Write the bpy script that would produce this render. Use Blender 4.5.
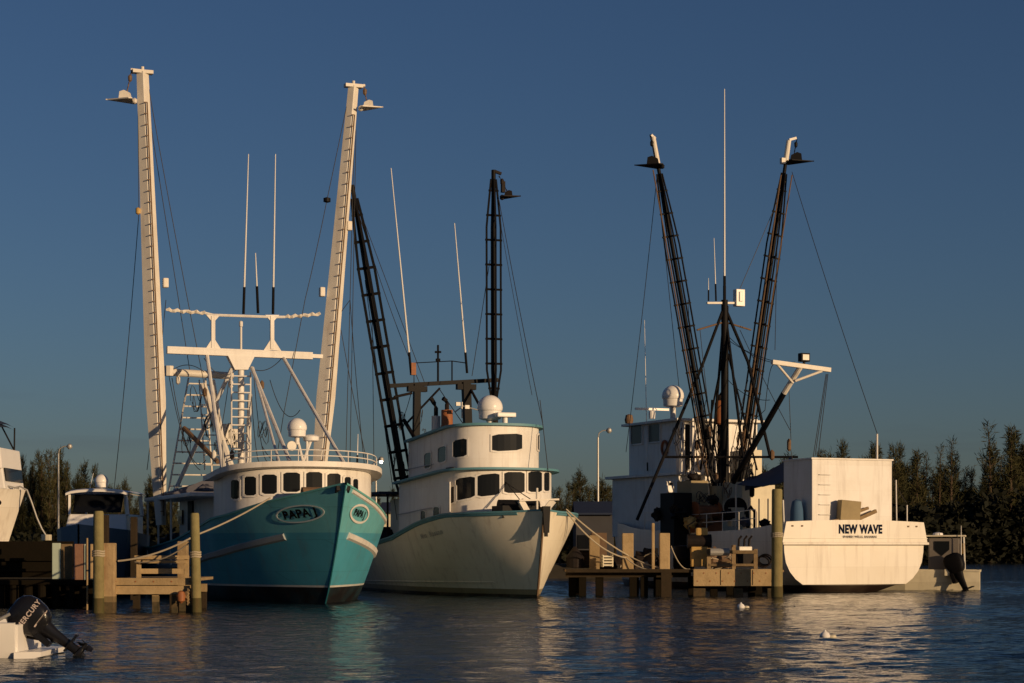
import bpy, bmesh, math, random
from mathutils import Vector, Matrix
R = math.radians
random.seed(7)
for o in list(bpy.data.objects): bpy.data.objects.remove(o)
SC = bpy.context.scene; COL = SC.collection

# ------------------------------------------------------------ camera, sky, sun, exposure
F = 1024*70/36; CX, HY, CH = 512.0, 548.0, 2.0
cam = bpy.data.cameras.new('camera'); cam.lens = 70; cam.sensor_width = 36
cam.shift_y = (HY-341.5)/1024; cam.clip_start = .5; cam.clip_end = 5000
camo = bpy.data.objects.new('camera', cam); COL.objects.link(camo)
camo.location = (0, 0, CH); camo.rotation_euler = (R(90), 0, 0); SC.camera = camo
SUN_EL, SUN_PHI = 9.0, 47.0        # elevation, angle behind the camera to the right
w = bpy.data.worlds.new('World'); SC.world = w; w.use_nodes = True
nt = w.node_tree; nt.nodes.clear()
sky = nt.nodes.new('ShaderNodeTexSky'); sky.sky_type = 'NISHITA'; sky.sun_disc = False
sky.sun_elevation = R(SUN_EL); sky.sun_rotation = R(180-SUN_PHI)
sky.air_density = 1.0; sky.dust_density = .7; sky.ozone_density = 3.6; sky.altitude = 0
bg = nt.nodes.new('ShaderNodeBackground'); bg.inputs['Strength'].default_value = .056
ow = nt.nodes.new('ShaderNodeOutputWorld')
tint = nt.nodes.new('ShaderNodeMix'); tint.data_type = 'RGBA'; tint.blend_type = 'MULTIPLY'; tint.inputs[0].default_value = 1; tint.inputs[7].default_value = (.95, .95, 1.12, 1)
nt.links.new(sky.outputs[0], tint.inputs[6]); wc = nt.nodes.new('ShaderNodeTexCoord'); wm = nt.nodes.new('ShaderNodeMapping'); wm.inputs['Scale'].default_value = (3.2, 3.2, 26); nt.links.new(wc.outputs['Generated'], wm.inputs[0])
wn = nt.nodes.new('ShaderNodeTexNoise'); wn.inputs['Scale'].default_value = 2.3; wn.inputs['Detail'].default_value = 5; nt.links.new(wm.outputs[0], wn.inputs['Vector'])
wr = nt.nodes.new('ShaderNodeMapRange'); wr.inputs[1].default_value = .58; wr.inputs[2].default_value = .74; nt.links.new(wn.outputs[0], wr.inputs[0])
wx_ = nt.nodes.new('ShaderNodeSeparateXYZ'); nt.links.new(wc.outputs['Generated'], wx_.inputs[0])
wb = nt.nodes.new('ShaderNodeMapRange'); wb.inputs[1].default_value = .11; wb.inputs[2].default_value = .06; wb.inputs[4].default_value = .45; nt.links.new(wx_.outputs['Z'], wb.inputs[0])
wl = nt.nodes.new('ShaderNodeMath'); wl.operation = 'MULTIPLY'; nt.links.new(wr.outputs[0], wl.inputs[0]); nt.links.new(wb.outputs[0], wl.inputs[1])
cl = nt.nodes.new('ShaderNodeMix'); cl.data_type = 'RGBA'; cl.blend_type = 'MULTIPLY'; cl.inputs[7].default_value = (.82, .76, .80, 1)      # faint mauve cloud streaks low down
nt.links.new(wl.outputs[0], cl.inputs[0]); nt.links.new(tint.outputs[2], cl.inputs[6]); nt.links.new(cl.outputs[2], bg.inputs[0]); nt.links.new(bg.outputs[0], ow.inputs[0])
sl = bpy.data.lights.new('sun', 'SUN'); sl.energy = 5.0; sl.angle = R(.5); sl.color = (1, .69, .39)
so = bpy.data.objects.new('sun', sl); COL.objects.link(so)
sd = Vector((math.sin(R(SUN_PHI))*math.cos(R(SUN_EL)), -math.cos(R(SUN_PHI))*math.cos(R(SUN_EL)), math.sin(R(SUN_EL))))
so.rotation_euler = sd.to_track_quat('Z', 'Y').to_euler(); so.location = (20, -10, 30)
vs = SC.view_settings; vs.view_transform = 'Standard'; vs.look = 'None'; vs.exposure = -.38; vs.gamma = 1; vs.use_curve_mapping = False

# ------------------------------------------------------------ helpers
def V(*a): return Vector(a)
def at(px, py, Y): return Vector(((px-CX)/F*Y, Y, CH+(HY-py)/F*Y))
def wz(py, Y): return CH+(HY-py)/F*Y
def wx(px, Y): return (px-CX)/F*Y
class Frame:
    """a thing's own axes; q is measured from a reference end along local y"""
    def __init__(s, origin, ang, y0=0., sg=1.):
        s.o = Vector(origin); s.a = ang; s.y0 = y0; s.sg = sg
        s.R = Matrix.Rotation(ang, 3, 'Z'); s.Ri = s.R.transposed()
    def p(s, x, q, z): return Vector((x, s.y0+s.sg*q, z))
    def world(s, v): return s.o+s.R @ Vector(v)
    def loc(s, px, py, x=None, q=None, z=None):
        C = Vector((0, 0, CH)); D = Vector(((px-CX)/F, 1, (HY-py)/F))
        o = s.Ri @ (C-s.o); d = s.Ri @ D
        if x is not None: t = (x-o.x)/d.x
        elif q is not None: t = (s.y0+s.sg*q-o.y)/d.y
        else: t = (z-o.z)/d.z
        return o+d*t
    def pix(s, v):
        w = s.world(v); return (CX+F*w.x/w.y, HY-F*(w.z-CH)/w.y)
    def zpx(s, v, py):
        w = s.world(v); return CH+(HY-py)/F*w.y
class MB:
    def __init__(s): s.v = []; s.f = []
    def add(s, vs_, fs):
        n = len(s.v); s.v += [Vector(v) for v in vs_]; s.f += [tuple(i+n for i in f) for f in fs]; return s
    def box(s, c, d, rz=0, M=None):
        c = Vector(c); h = Vector(d)/2; m = M or Matrix.Rotation(rz, 3, 'Z')
        vs_ = [c+m @ Vector((x*h.x, y*h.y, z*h.z)) for x in (-1, 1) for y in (-1, 1) for z in (-1, 1)]
        return s.add(vs_, [(0, 1, 3, 2), (4, 6, 7, 5), (0, 4, 5, 1), (2, 3, 7, 6), (0, 2, 6, 4), (1, 5, 7, 3)])
    def beam(s, p, q, w, h, w2=None, h2=None, up=(0, 0, 1), tw=0):
        p = Vector(p); q = Vector(q); a = (q-p).normalized(); up = Vector(up)
        if abs(a.dot(up)) > .98: up = Vector((0, 1, 0))
        x = a.cross(up).normalized(); y = x.cross(a).normalized()
        if tw: m = Matrix.Rotation(tw, 3, a); x = m @ x; y = m @ y
        w2 = w if w2 is None else w2; h2 = h if h2 is None else h2
        vs_ = []
        for c, ww, hh in ((p, w, h), (q, w2, h2)):
            vs_ += [c-x*ww/2-y*hh/2, c+x*ww/2-y*hh/2, c+x*ww/2+y*hh/2, c-x*ww/2+y*hh/2]
        return s.add(vs_, [(3, 2, 1, 0), (4, 5, 6, 7), (0, 1, 5, 4), (1, 2, 6, 5), (2, 3, 7, 6), (3, 0, 4, 7)])
    def tube(s, p, q, r, r2=None, n=8):
        p = Vector(p); q = Vector(q); r2 = r if r2 is None else r2
        a = (q-p).normalized(); u = a.orthogonal().normalized(); w_ = a.cross(u)
        vs_ = [c+(u*math.cos(2*math.pi*i/n)+w_*math.sin(2*math.pi*i/n))*rr for c, rr in ((p, r), (q, r2)) for i in range(n)]
        fs = [(i, (i+1) % n, n+(i+1) % n, n+i) for i in range(n)]+[tuple(range(n-1, -1, -1)), tuple(range(n, 2*n))]
        return s.add(vs_, fs)
    def path(s, pts, r, n=6):
        pts = [Vector(p) for p in pts]; rings = []
        for i, c in enumerate(pts):
            a = (pts[min(i+1, len(pts)-1)]-pts[max(i-1, 0)]).normalized()
            ref = Vector((0, 0, 1)) if abs(a.z) < .95 else Vector((0, 1, 0))
            u = a.cross(ref).normalized(); w_ = u.cross(a)
            rr = r[i] if isinstance(r, (list, tuple)) else r
            rings.append([c+(u*math.cos(2*math.pi*k/n)+w_*math.sin(2*math.pi*k/n))*rr for k in range(n)])
        vs_ = [v for g in rings for v in g]; fs = []
        for i in range(len(pts)-1):
            for k in range(n): fs.append((i*n+k, i*n+(k+1) % n, (i+1)*n+(k+1) % n, (i+1)*n+k))
        fs += [tuple(range(n-1, -1, -1)), tuple(range((len(pts)-1)*n, len(pts)*n))]
        return s.add(vs_, fs)
    def lathe(s, c, prof, n=20, M=None):
        c = Vector(c); m = M or Matrix.Identity(3); vs_ = []; fs = []
        for r_, z in prof:
            for k in range(n): vs_.append(c+m @ Vector((r_*math.cos(2*math.pi*k/n), r_*math.sin(2*math.pi*k/n), z)))
        for i in range(len(prof)-1):
            for k in range(n): fs.append((i*n+k, i*n+(k+1) % n, (i+1)*n+(k+1) % n, (i+1)*n+k))
        fs += [tuple(range(n-1, -1, -1)), tuple(range((len(prof)-1)*n, len(prof)*n))]
        return s.add(vs_, fs)
    def prism(s, pts, e):
        pts = [Vector(p) for p in pts]; e = Vector(e); n = len(pts)
        return s.add(pts+[p+e for p in pts], [tuple(range(n)), tuple(range(2*n-1, n-1, -1))]+[(i, n+i, n+(i+1) % n, (i+1) % n) for i in range(n)])
    def grid(s, rows, close=False):
        n = len(rows[0]); vs_ = [p for r_ in rows for p in r_]; fs = []
        for i in range(len(rows)-1):
            for k in range(n if close else n-1): fs.append((i*n+k, i*n+(k+1) % n, (i+1)*n+(k+1) % n, (i+1)*n+k))
        return s.add(vs_, fs)
    def build(s, name, m, parent=None, smooth=False, weld=True, loc=None, rz=0, bevel=0):
        me = bpy.data.meshes.new(name); off = Vector(loc) if loc is not None else Vector((0, 0, 0))
        bm = bmesh.new()
        vv = [bm.verts.new(v-off) for v in s.v]
        for f in s.f:
            try: bm.faces.new([vv[i] for i in f])
            except ValueError: pass
        if weld: bmesh.ops.remove_doubles(bm, verts=bm.verts, dist=.0005)
        bmesh.ops.recalc_face_normals(bm, faces=bm.faces)
        if bevel: bmesh.ops.bevel(bm, geom=[e for e in bm.edges if len(e.link_faces) == 2 and e.calc_face_angle() > .6], offset=bevel, segments=2, affect='EDGES', profile=.6)
        if smooth:
            for f in bm.faces: f.smooth = True
            for e in bm.edges:
                if len(e.link_faces) == 2 and e.calc_face_angle() > R(38): e.smooth = False
        bm.to_mesh(me); bm.free()
        o = bpy.data.objects.new(name, me); COL.objects.link(o)
        if m: me.materials.append(m)
        if parent: o.parent = parent
        if loc is not None: o.location = off
        if rz: o.rotation_euler.z = rz
        return o
def tag(o, label=None, cat=None, group=None, kind=None):
    if label: o['label'] = label
    if cat: o['category'] = cat
    if group: o['group'] = group
    if kind: o['kind'] = kind
    return o
def empty(name, loc, rz=0, label=None, cat=None, group=None):
    o = bpy.data.objects.new(name, None); COL.objects.link(o); o.location = loc; o.rotation_euler.z = rz
    o.empty_display_size = .3
    return tag(o, label, cat, group)
def lerp(a, b, t): return a+(b-a)*t
def interp(pts, x):
    if x <= pts[0][0]: return pts[0][1]
    for (a, b), (c, d) in zip(pts, pts[1:]):
        if x <= c: return b+(d-b)*(x-a)/(c-a)
    return pts[-1][1]
def sag(p, q, s_, n=12):
    p = Vector(p); q = Vector(q)
    return [p.lerp(q, i/n)-Vector((0, 0, s_*4*(i/n)*(1-i/n))) for i in range(n+1)]

# ------------------------------------------------------------ materials
def mat(name, col, rough=.6, metal=0., dirt=.25, dcol=None, scale=1.2, streak=0., bump=.0, bscale=20., spec=.3, zb=None, plates=0., vary=0.):
    """paint / wood / metal with blotches, running stains and a little relief; zb = list of (z, colour) bands"""
    m = bpy.data.materials.new(name); m.use_nodes = True; t = m.node_tree; N = t.nodes; L_ = t.links
    b = N['Principled BSDF']; b.inputs['Roughness'].default_value = rough; b.inputs['Metallic'].default_value = metal
    b.inputs['Specular IOR Level'].default_value = spec
    tc = N.new('ShaderNodeTexCoord'); base = None
    if zb:
        sx = N.new('ShaderNodeSeparateXYZ'); L_.new(tc.outputs['Object'], sx.inputs[0])
        prev = None
        for z, c in zb:
            if prev is None:
                rgb = N.new('ShaderNodeRGB'); rgb.outputs[0].default_value = (*c, 1); prev = rgb.outputs[0]; continue
            g = N.new('ShaderNodeMath'); g.operation = 'GREATER_THAN'; g.inputs[1].default_value = z; L_.new(sx.outputs['Z'], g.inputs[0])
            mx = N.new('ShaderNodeMix'); mx.data_type = 'RGBA'; L_.new(g.outputs[0], mx.inputs[0]); L_.new(prev, mx.inputs[6]); mx.inputs[7].default_value = (*c, 1); prev = mx.outputs[2]
        base = prev
    else:
        rgb = N.new('ShaderNodeRGB'); rgb.outputs[0].default_value = (*col, 1); base = rgb.outputs[0]
    dc = dcol or tuple(c*.45 for c in col)
    def layer(base, vec_scale, sc, lo, hi, amt, c):
        mp = N.new('ShaderNodeMapping'); mp.inputs['Scale'].default_value = vec_scale; L_.new(tc.outputs['Object'], mp.inputs[0])
        nz = N.new('ShaderNodeTexNoise'); nz.inputs['Scale'].default_value = sc; nz.inputs['Detail'].default_value = 6; nz.inputs['Roughness'].default_value = .62; L_.new(mp.outputs[0], nz.inputs['Vector'])
        mr = N.new('ShaderNodeMapRange'); mr.inputs[1].default_value = lo; mr.inputs[2].default_value = hi; mr.inputs[4].default_value = amt; L_.new(nz.outputs[0], mr.inputs[0])
        mx = N.new('ShaderNodeMix'); mx.data_type = 'RGBA'; L_.new(mr.outputs[0], mx.inputs[0]); L_.new(base, mx.inputs[6]); mx.inputs[7].default_value = (*c, 1)
        return mx.outputs[2]
    if dirt: base = layer(base, (1, 1, 1), scale, .42, .72, dirt, dc)
    if streak: base = layer(base, (1, 1, .09), 3.2, .52, .74, streak, (.16, .07, .03))
    if vary:
        oi = N.new('ShaderNodeObjectInfo'); mr = N.new('ShaderNodeMapRange'); mr.inputs[3].default_value = 1-vary; mr.inputs[4].default_value = 1+vary*.5; L_.new(oi.outputs['Random'], mr.inputs[0])
        vm = N.new('ShaderNodeVectorMath'); vm.operation = 'SCALE'; L_.new(base, vm.inputs[0]); L_.new(mr.outputs[0], vm.inputs['Scale']); base = vm.outputs[0]
    if plates:
        sp = N.new('ShaderNodeSeparateXYZ'); L_.new(tc.outputs['Object'], sp.inputs[0]); ad = N.new('ShaderNodeMath'); L_.new(sp.outputs['X'], ad.inputs[0]); L_.new(sp.outputs['Y'], ad.inputs[1])
        cb = N.new('ShaderNodeCombineXYZ'); L_.new(ad.outputs[0], cb.inputs[0]); L_.new(sp.outputs['Z'], cb.inputs[1])
        bk = N.new('ShaderNodeTexBrick'); bk.inputs['Scale'].default_value = 1; bk.inputs['Brick Width'].default_value = 2.6; bk.inputs['Row Height'].default_value = 1.15; bk.inputs['Mortar Size'].default_value = .012; bk.inputs['Mortar Smooth'].default_value = .6
        bk.inputs['Color1'].default_value = (1, 1, 1, 1); bk.inputs['Color2'].default_value = (.93, .92, .90, 1); bk.inputs['Mortar'].default_value = (1-plates, 1-plates*1.1, 1-plates*1.25, 1)
        L_.new(cb.outputs[0], bk.inputs['Vector']); mx = N.new('ShaderNodeMix'); mx.data_type = 'RGBA'; mx.blend_type = 'MULTIPLY'; mx.inputs[0].default_value = 1; L_.new(base, mx.inputs[6]); L_.new(bk.outputs['Color'], mx.inputs[7]); base = mx.outputs[2]
    L_.new(base, b.inputs['Base Color'])
    if bump:
        nz = N.new('ShaderNodeTexNoise'); nz.inputs['Scale'].default_value = bscale; nz.inputs['Detail'].default_value = 4; L_.new(tc.outputs['Object'], nz.inputs['Vector'])
        bp = N.new('ShaderNodeBump'); bp.inputs['Strength'].default_value = bump; bp.inputs['Distance'].default_value = .02; L_.new(nz.outputs[0], bp.inputs['Height']); L_.new(bp.outputs[0], b.inputs['Normal'])
    return m
WHITE = mat('white_paint', (.74, .72, .68), .42, plates=.08, dirt=.22, dcol=(.45, .38, .30), streak=.28, bump=.15, bscale=3)
BOOMW = mat('boom_white_paint', (.72, .68, .60), .5, dirt=.3, dcol=(.42, .33, .24), streak=.25, bump=.1, bscale=4)
CLEAN = mat('gelcoat', (.80, .78, .74), .3, dirt=.1)
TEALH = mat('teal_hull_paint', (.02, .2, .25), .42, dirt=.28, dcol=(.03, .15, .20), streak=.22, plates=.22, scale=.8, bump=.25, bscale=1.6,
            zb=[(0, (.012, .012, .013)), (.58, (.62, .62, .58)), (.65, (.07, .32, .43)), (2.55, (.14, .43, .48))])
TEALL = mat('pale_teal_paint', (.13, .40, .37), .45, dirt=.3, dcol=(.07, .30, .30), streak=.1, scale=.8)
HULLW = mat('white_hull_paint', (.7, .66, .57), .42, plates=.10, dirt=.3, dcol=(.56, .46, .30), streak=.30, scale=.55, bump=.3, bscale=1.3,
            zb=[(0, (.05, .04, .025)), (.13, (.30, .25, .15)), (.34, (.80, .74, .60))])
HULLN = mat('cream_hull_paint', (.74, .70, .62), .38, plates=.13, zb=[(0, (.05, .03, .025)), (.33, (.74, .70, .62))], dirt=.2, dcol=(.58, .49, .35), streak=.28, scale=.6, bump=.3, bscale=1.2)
AQUA = mat('aqua_trim_paint', (.10, .25, .30), .5, dirt=.3)
BLACK = mat('black_paint', (.006, .006, .007), .55, dirt=.2, dcol=(.02, .013, .01), spec=.12)
RUSTY = mat('rusty_black_steel', (.014, .012, .012), .6, dirt=.5, dcol=(.035, .02, .013), scale=2.5, bump=.2, spec=.1)
CABLE = mat('steel_cable', (.03, .027, .026), .55, dirt=0)
BROWN = mat('brown_steel', (.16, .10, .055), .6, dirt=.5, dcol=(.07, .035, .02), scale=3)
GLASS = mat('dark_window_glass', (.008, .009, .011), .07, dirt=0, spec=.22)
GLASS2 = mat('smoky_window_glass', (.05, .055, .06), .15, dirt=0, spec=.2)
ROPE = mat('rope', (.42, .36, .26), .9, dirt=.2)
RUST = mat('rust_orange_paint', (.30, .11, .04), .6, dirt=.5, dcol=(.12, .05, .03), scale=4)
DECK = mat('grey_deck_paint', (.25, .25, .24), .8, dirt=.4)
WOODSH = mat('shade_dark_timber', (.010, .008, .005), .85, spec=.05, dirt=.5, dcol=(.014, .010, .006), scale=3, bump=.5, bscale=12)  # timber darkened: shade on quay and under dock put into the colour
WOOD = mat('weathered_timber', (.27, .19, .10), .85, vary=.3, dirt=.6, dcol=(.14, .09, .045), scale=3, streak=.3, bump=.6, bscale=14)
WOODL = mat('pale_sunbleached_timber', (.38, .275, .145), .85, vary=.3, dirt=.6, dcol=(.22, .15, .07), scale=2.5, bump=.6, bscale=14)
WOODD = mat('dark_and_shaded_timber', (.04, .029, .018), .85, spec=.08, dirt=.5, dcol=(.02, .016, .01), scale=3, bump=.6, bscale=12)  # dark timber; on dock edge and legs the colour also holds shade
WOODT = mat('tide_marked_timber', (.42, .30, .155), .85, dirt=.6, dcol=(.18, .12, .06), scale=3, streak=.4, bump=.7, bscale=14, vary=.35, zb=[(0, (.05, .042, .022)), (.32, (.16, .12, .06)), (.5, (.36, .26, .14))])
PILE = mat('green_treated_pile', (.24, .21, .09), .85, dirt=.5, dcol=(.09, .085, .03), scale=2.5, streak=.35, bump=.6, bscale=12,
           zb=[(0, (.06, .055, .02)), (.45, (.22, .19, .085))])
TARP = mat('grey_tarpaulin', (.10, .10, .12), .8, dirt=.3, bump=.3, bscale=3)
NAVY = mat('navy_canvas', (.02, .03, .06), .8, dirt=.2)
BLUEC = mat('blue_canvas', (.05, .11, .2), .8, dirt=.2)
LETN = mat('navy_lettering', (.006, .011, .03), .7, dirt=0, spec=.05)
LETB = mat('black_lettering', (.008, .008, .008), .7, dirt=0, spec=.05)
LETG = mat('faded_lettering', (.16, .15, .15), .6, dirt=0, spec=.05)
LETW = mat('silver_lettering', (.5, .42, .38), .4, dirt=0)
COWL = mat('glossy_black_cowling', (.01, .01, .012), .22, dirt=0, spec=.35)
GALV = mat('galvanised_steel', (.40, .39, .36), .5, metal=.4, dirt=.3)
YELLOW = mat('ochre_paint', (.50, .32, .10), .6, dirt=.5, scale=4)
CREAM = mat('cream_paint', (.66, .60, .44), .5, dirt=.3, streak=.15)
SAND = mat('shore_ground', (.05, .042, .028), .95, dirt=.5)
BARK = mat('casuarina_bark', (.09, .06, .04), .9, dirt=.4)
OLIVE = mat('plywood', (.34, .27, .15), .8, dirt=.4)

def leafmat(name, c1, c2):
    m = bpy.data.materials.new(name); m.use_nodes = True; t = m.node_tree; b = t.nodes['Principled BSDF']
    tc = t.nodes.new('ShaderNodeTexCoord'); nz = t.nodes.new('ShaderNodeTexNoise'); nz.inputs['Scale'].default_value = .5; nz.inputs['Detail'].default_value = 3
    oi = t.nodes.new('ShaderNodeObjectInfo')
    va = t.nodes.new('ShaderNodeMath'); va.operation = 'MULTIPLY_ADD'; va.inputs[1].default_value = .35
    t.links.new(tc.outputs['Object'], nz.inputs['Vector']); t.links.new(oi.outputs['Random'], va.inputs[0])
    t.links.new(nz.outputs[0], va.inputs[2])
    cr = t.nodes.new('ShaderNodeValToRGB'); cr.color_ramp.elements[0].position = .35; cr.color_ramp.elements[1].position = .95
    cr.color_ramp.elements[0].color = (*c1, 1); cr.color_ramp.elements[1].color = (*c2, 1)
    t.links.new(va.outputs[0], cr.inputs[0]); t.links.new(cr.outputs[0], b.inputs['Base Color'])
    b.inputs['Roughness'].default_value = .8; b.inputs['Specular IOR Level'].default_value = .2
    return m
LEAF = leafmat('casuarina_needles', (.016, .020, .007), (.060, .055, .020))
SHRUB = leafmat('mangrove_leaves', (.005, .007, .003), (.014, .014, .006))

# ------------------------------------------------------------ water, shore
def water():
    m = bpy.data.materials.new('harbour_water'); m.use_nodes = True; t = m.node_tree; N = t.nodes; L_ = t.links
    b = N['Principled BSDF']; b.inputs['Base Color'].default_value = (.004, .012, .018, 1)
    b.inputs['Roughness'].default_value = .06; b.inputs['IOR'].default_value = 1.333; b.inputs['Specular IOR Level'].default_value = .36
    tc = N.new('ShaderNodeTexCoord')
    def nz(scale, sc, det):
        mp = N.new('ShaderNodeMapping'); mp.inputs['Scale'].default_value = scale; mp.inputs['Rotation'].default_value = (0, 0, .25); L_.new(tc.outputs['Object'], mp.inputs[0])
        n = N.new('ShaderNodeTexNoise'); n.inputs['Scale'].default_value = sc; n.inputs['Detail'].default_value = det; n.inputs['Roughness'].default_value = .55; L_.new(mp.outputs[0], n.inputs['Vector']); return n.outputs[0]
    a = nz((.5, 1, 1), 8., 3); c = nz((.6, 1, 1), 2.2, 3); e = nz((.5, 1, 1), .12, 2)
    mr = N.new('ShaderNodeMapRange'); mr.inputs[1].default_value = .35; mr.inputs[2].default_value = .65; mr.inputs[3].default_value = .35; mr.inputs[4].default_value = 1.; L_.new(e, mr.inputs[0])
    am = N.new('ShaderNodeMath'); am.operation = 'MULTIPLY'; L_.new(a, am.inputs[0]); L_.new(mr.outputs[0], am.inputs[1])
    s1 = N.new('ShaderNodeMath'); s1.operation = 'MULTIPLY_ADD'; s1.inputs[1].default_value = 1.6; L_.new(c, s1.inputs[0]); L_.new(am.outputs[0], s1.inputs[2])
    bp = N.new('ShaderNodeBump'); bp.inputs['Strength'].default_value = 1; bp.inputs['Distance'].default_value = WAVE; L_.new(s1.outputs[0], bp.inputs['Height']); L_.new(bp.outputs[0], b.inputs['Normal'])
    return m
WAVE = .06
WATER = water()
def water_mesh():
    """flat sheet to the horizon with a patch of real small waves in the middle"""
    rnd = random.Random(2); W_ = []
    for k in range(34):
        lam = .30*(1.09**k)*rnd.uniform(.9, 1.1); th = rnd.gauss(1.15, .65); kk = 2*math.pi/lam
        W_.append((kk*math.cos(th), kk*math.sin(th), rnd.uniform(0, 6.28), WSL/kk*(1 if lam < 1.1 else 1.1/lam)))
    x0, x1, y0, y1 = -42., 42., 25., 124.
    import numpy as np
    xs = np.arange(x0, x1+.01, .20); ys = np.concatenate([np.arange(y0, 62, .085), np.arange(62, y1+.01, .15)]); nx, ny = len(xs)-1, len(ys)-1; x1, y1 = xs[-1], ys[-1]; Xg, Yg = np.meshgrid(xs, ys)
    Xw = Xg+.35*np.sin(Yg*.31+Xg*.12); Z = np.zeros_like(Xg)
    for a, b, p, A in W_: Z += A*np.sin(a*Xw+b*Yg+p)
    Z *= .62+.38*np.sin(Xg*.21+1.3*np.sin(Yg*.11))*np.sin(Yg*.17+1.)
    ed = np.minimum(np.minimum(Xg-x0, x1-Xg), np.minimum(Yg-y0, y1-Yg)); Z *= np.clip(ed/6, 0, 1)
    co = np.stack([Xg, Yg, Z], -1).reshape(-1, 3)
    idx = np.arange((nx+1)*(ny+1)).reshape(ny+1, nx+1); q = np.stack([idx[:-1, :-1], idx[:-1, 1:], idx[1:, 1:], idx[1:, :-1]], -1).reshape(-1, 4)
    n = len(co); out = [(-900, -60, 0), (900, -60, 0), (900, 1500, 0), (-900, 1500, 0)]; c = [idx[0, 0], idx[0, -1], idx[-1, -1], idx[-1, 0]]
    fo = [(n, n+1, int(c[1]), int(c[0])), (n+1, n+2, int(c[2]), int(c[1])), (n+2, n+3, int(c[3]), int(c[2])), (n+3, n, int(c[0]), int(c[3]))]
    me = bpy.data.meshes.new('water'); me.from_pydata(co.tolist()+out, [], q.tolist()+fo); me.materials.append(WATER)
    me.polygons.foreach_set('use_smooth', [True]*len(me.polygons)); me.update()
    o = bpy.data.objects.new('water', me); COL.objects.link(o); return tag(o, kind='structure')
WSL = .034
water_mesh()
# seabed / ground sheet far below keeps the water opaque-looking from anywhere; shore land behind the boats
g = MB().add([(-900, -60, -3), (900, -60, -3), (900, 1500, -3), (-900, 1500, -3)], [(0, 1, 2, 3)]).build('ground', SAND); tag(g, kind='structure')
def shore(pts, z, name):
    mb = MB(); pts = [Vector((x, y, 0)) for x, y in pts]; n = len(pts)
    top = [p+Vector((0, 0, z)) for p in pts]; ctr = sum(pts, Vector())/n
    bot = [ctr+(p-ctr)*1.0+Vector((0, -3 if p.y < 600 else 0, -.6)) for p in pts]
    mb.add(bot+top, [tuple(range(n, 2*n))]+[(i, (i+1) % n, n+(i+1) % n, n+i) for i in range(n)])
    return tag(mb.build(name, SAND), kind='structure')
shore([(-400, 128), (-60, 127), (-20, 130), (12, 133), (24, 142), (30, 170), (42, 230), (60, 268), (110, 276), (400, 282), (400, 1400), (-400, 1400)], .9, 'shore')
# ------------------------------------------------------------ boat building
def rings_curve(hw, q0, a, q1, e=.8, n=28, ns=6):
    """plan of a house with a rounded front: starboard aft -> front -> port aft, points (x, q)"""
    pts = [(hw, lerp(q1, q0+a, i/ns)) for i in range(ns)]
    for i in range(n+1):
        t = math.pi/2-math.pi*i/n
        pts.append((hw*math.copysign(abs(math.sin(t))**e, math.sin(t)), q0+a*(1-abs(math.cos(t))**e)))
    pts += [(-hw, lerp(q0+a, q1, (i+1)/ns)) for i in range(ns)]
    return pts
def arc_tools(pts):
    L_ = [0]
    for a, b in zip(pts, pts[1:]): L_.append(L_[-1]+math.hypot(b[0]-a[0], b[1]-a[1]))
    def pt(u):
        u = max(0, min(L_[-1], u))
        for i in range(len(L_)-1):
            if u <= L_[i+1]:
                t = (u-L_[i])/max(1e-9, L_[i+1]-L_[i]); return (lerp(pts[i][0], pts[i+1][0], t), lerp(pts[i][1], pts[i+1][1], t))
        return pts[-1]
    def nrm(u):
        a = pt(u-.06); b = pt(u+.06); dx, dy = b[0]-a[0], b[1]-a[1]; l = math.hypot(dx, dy)+1e-9; return (dy/l, -dx/l)
    return L_[-1], pt, nrm
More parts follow.
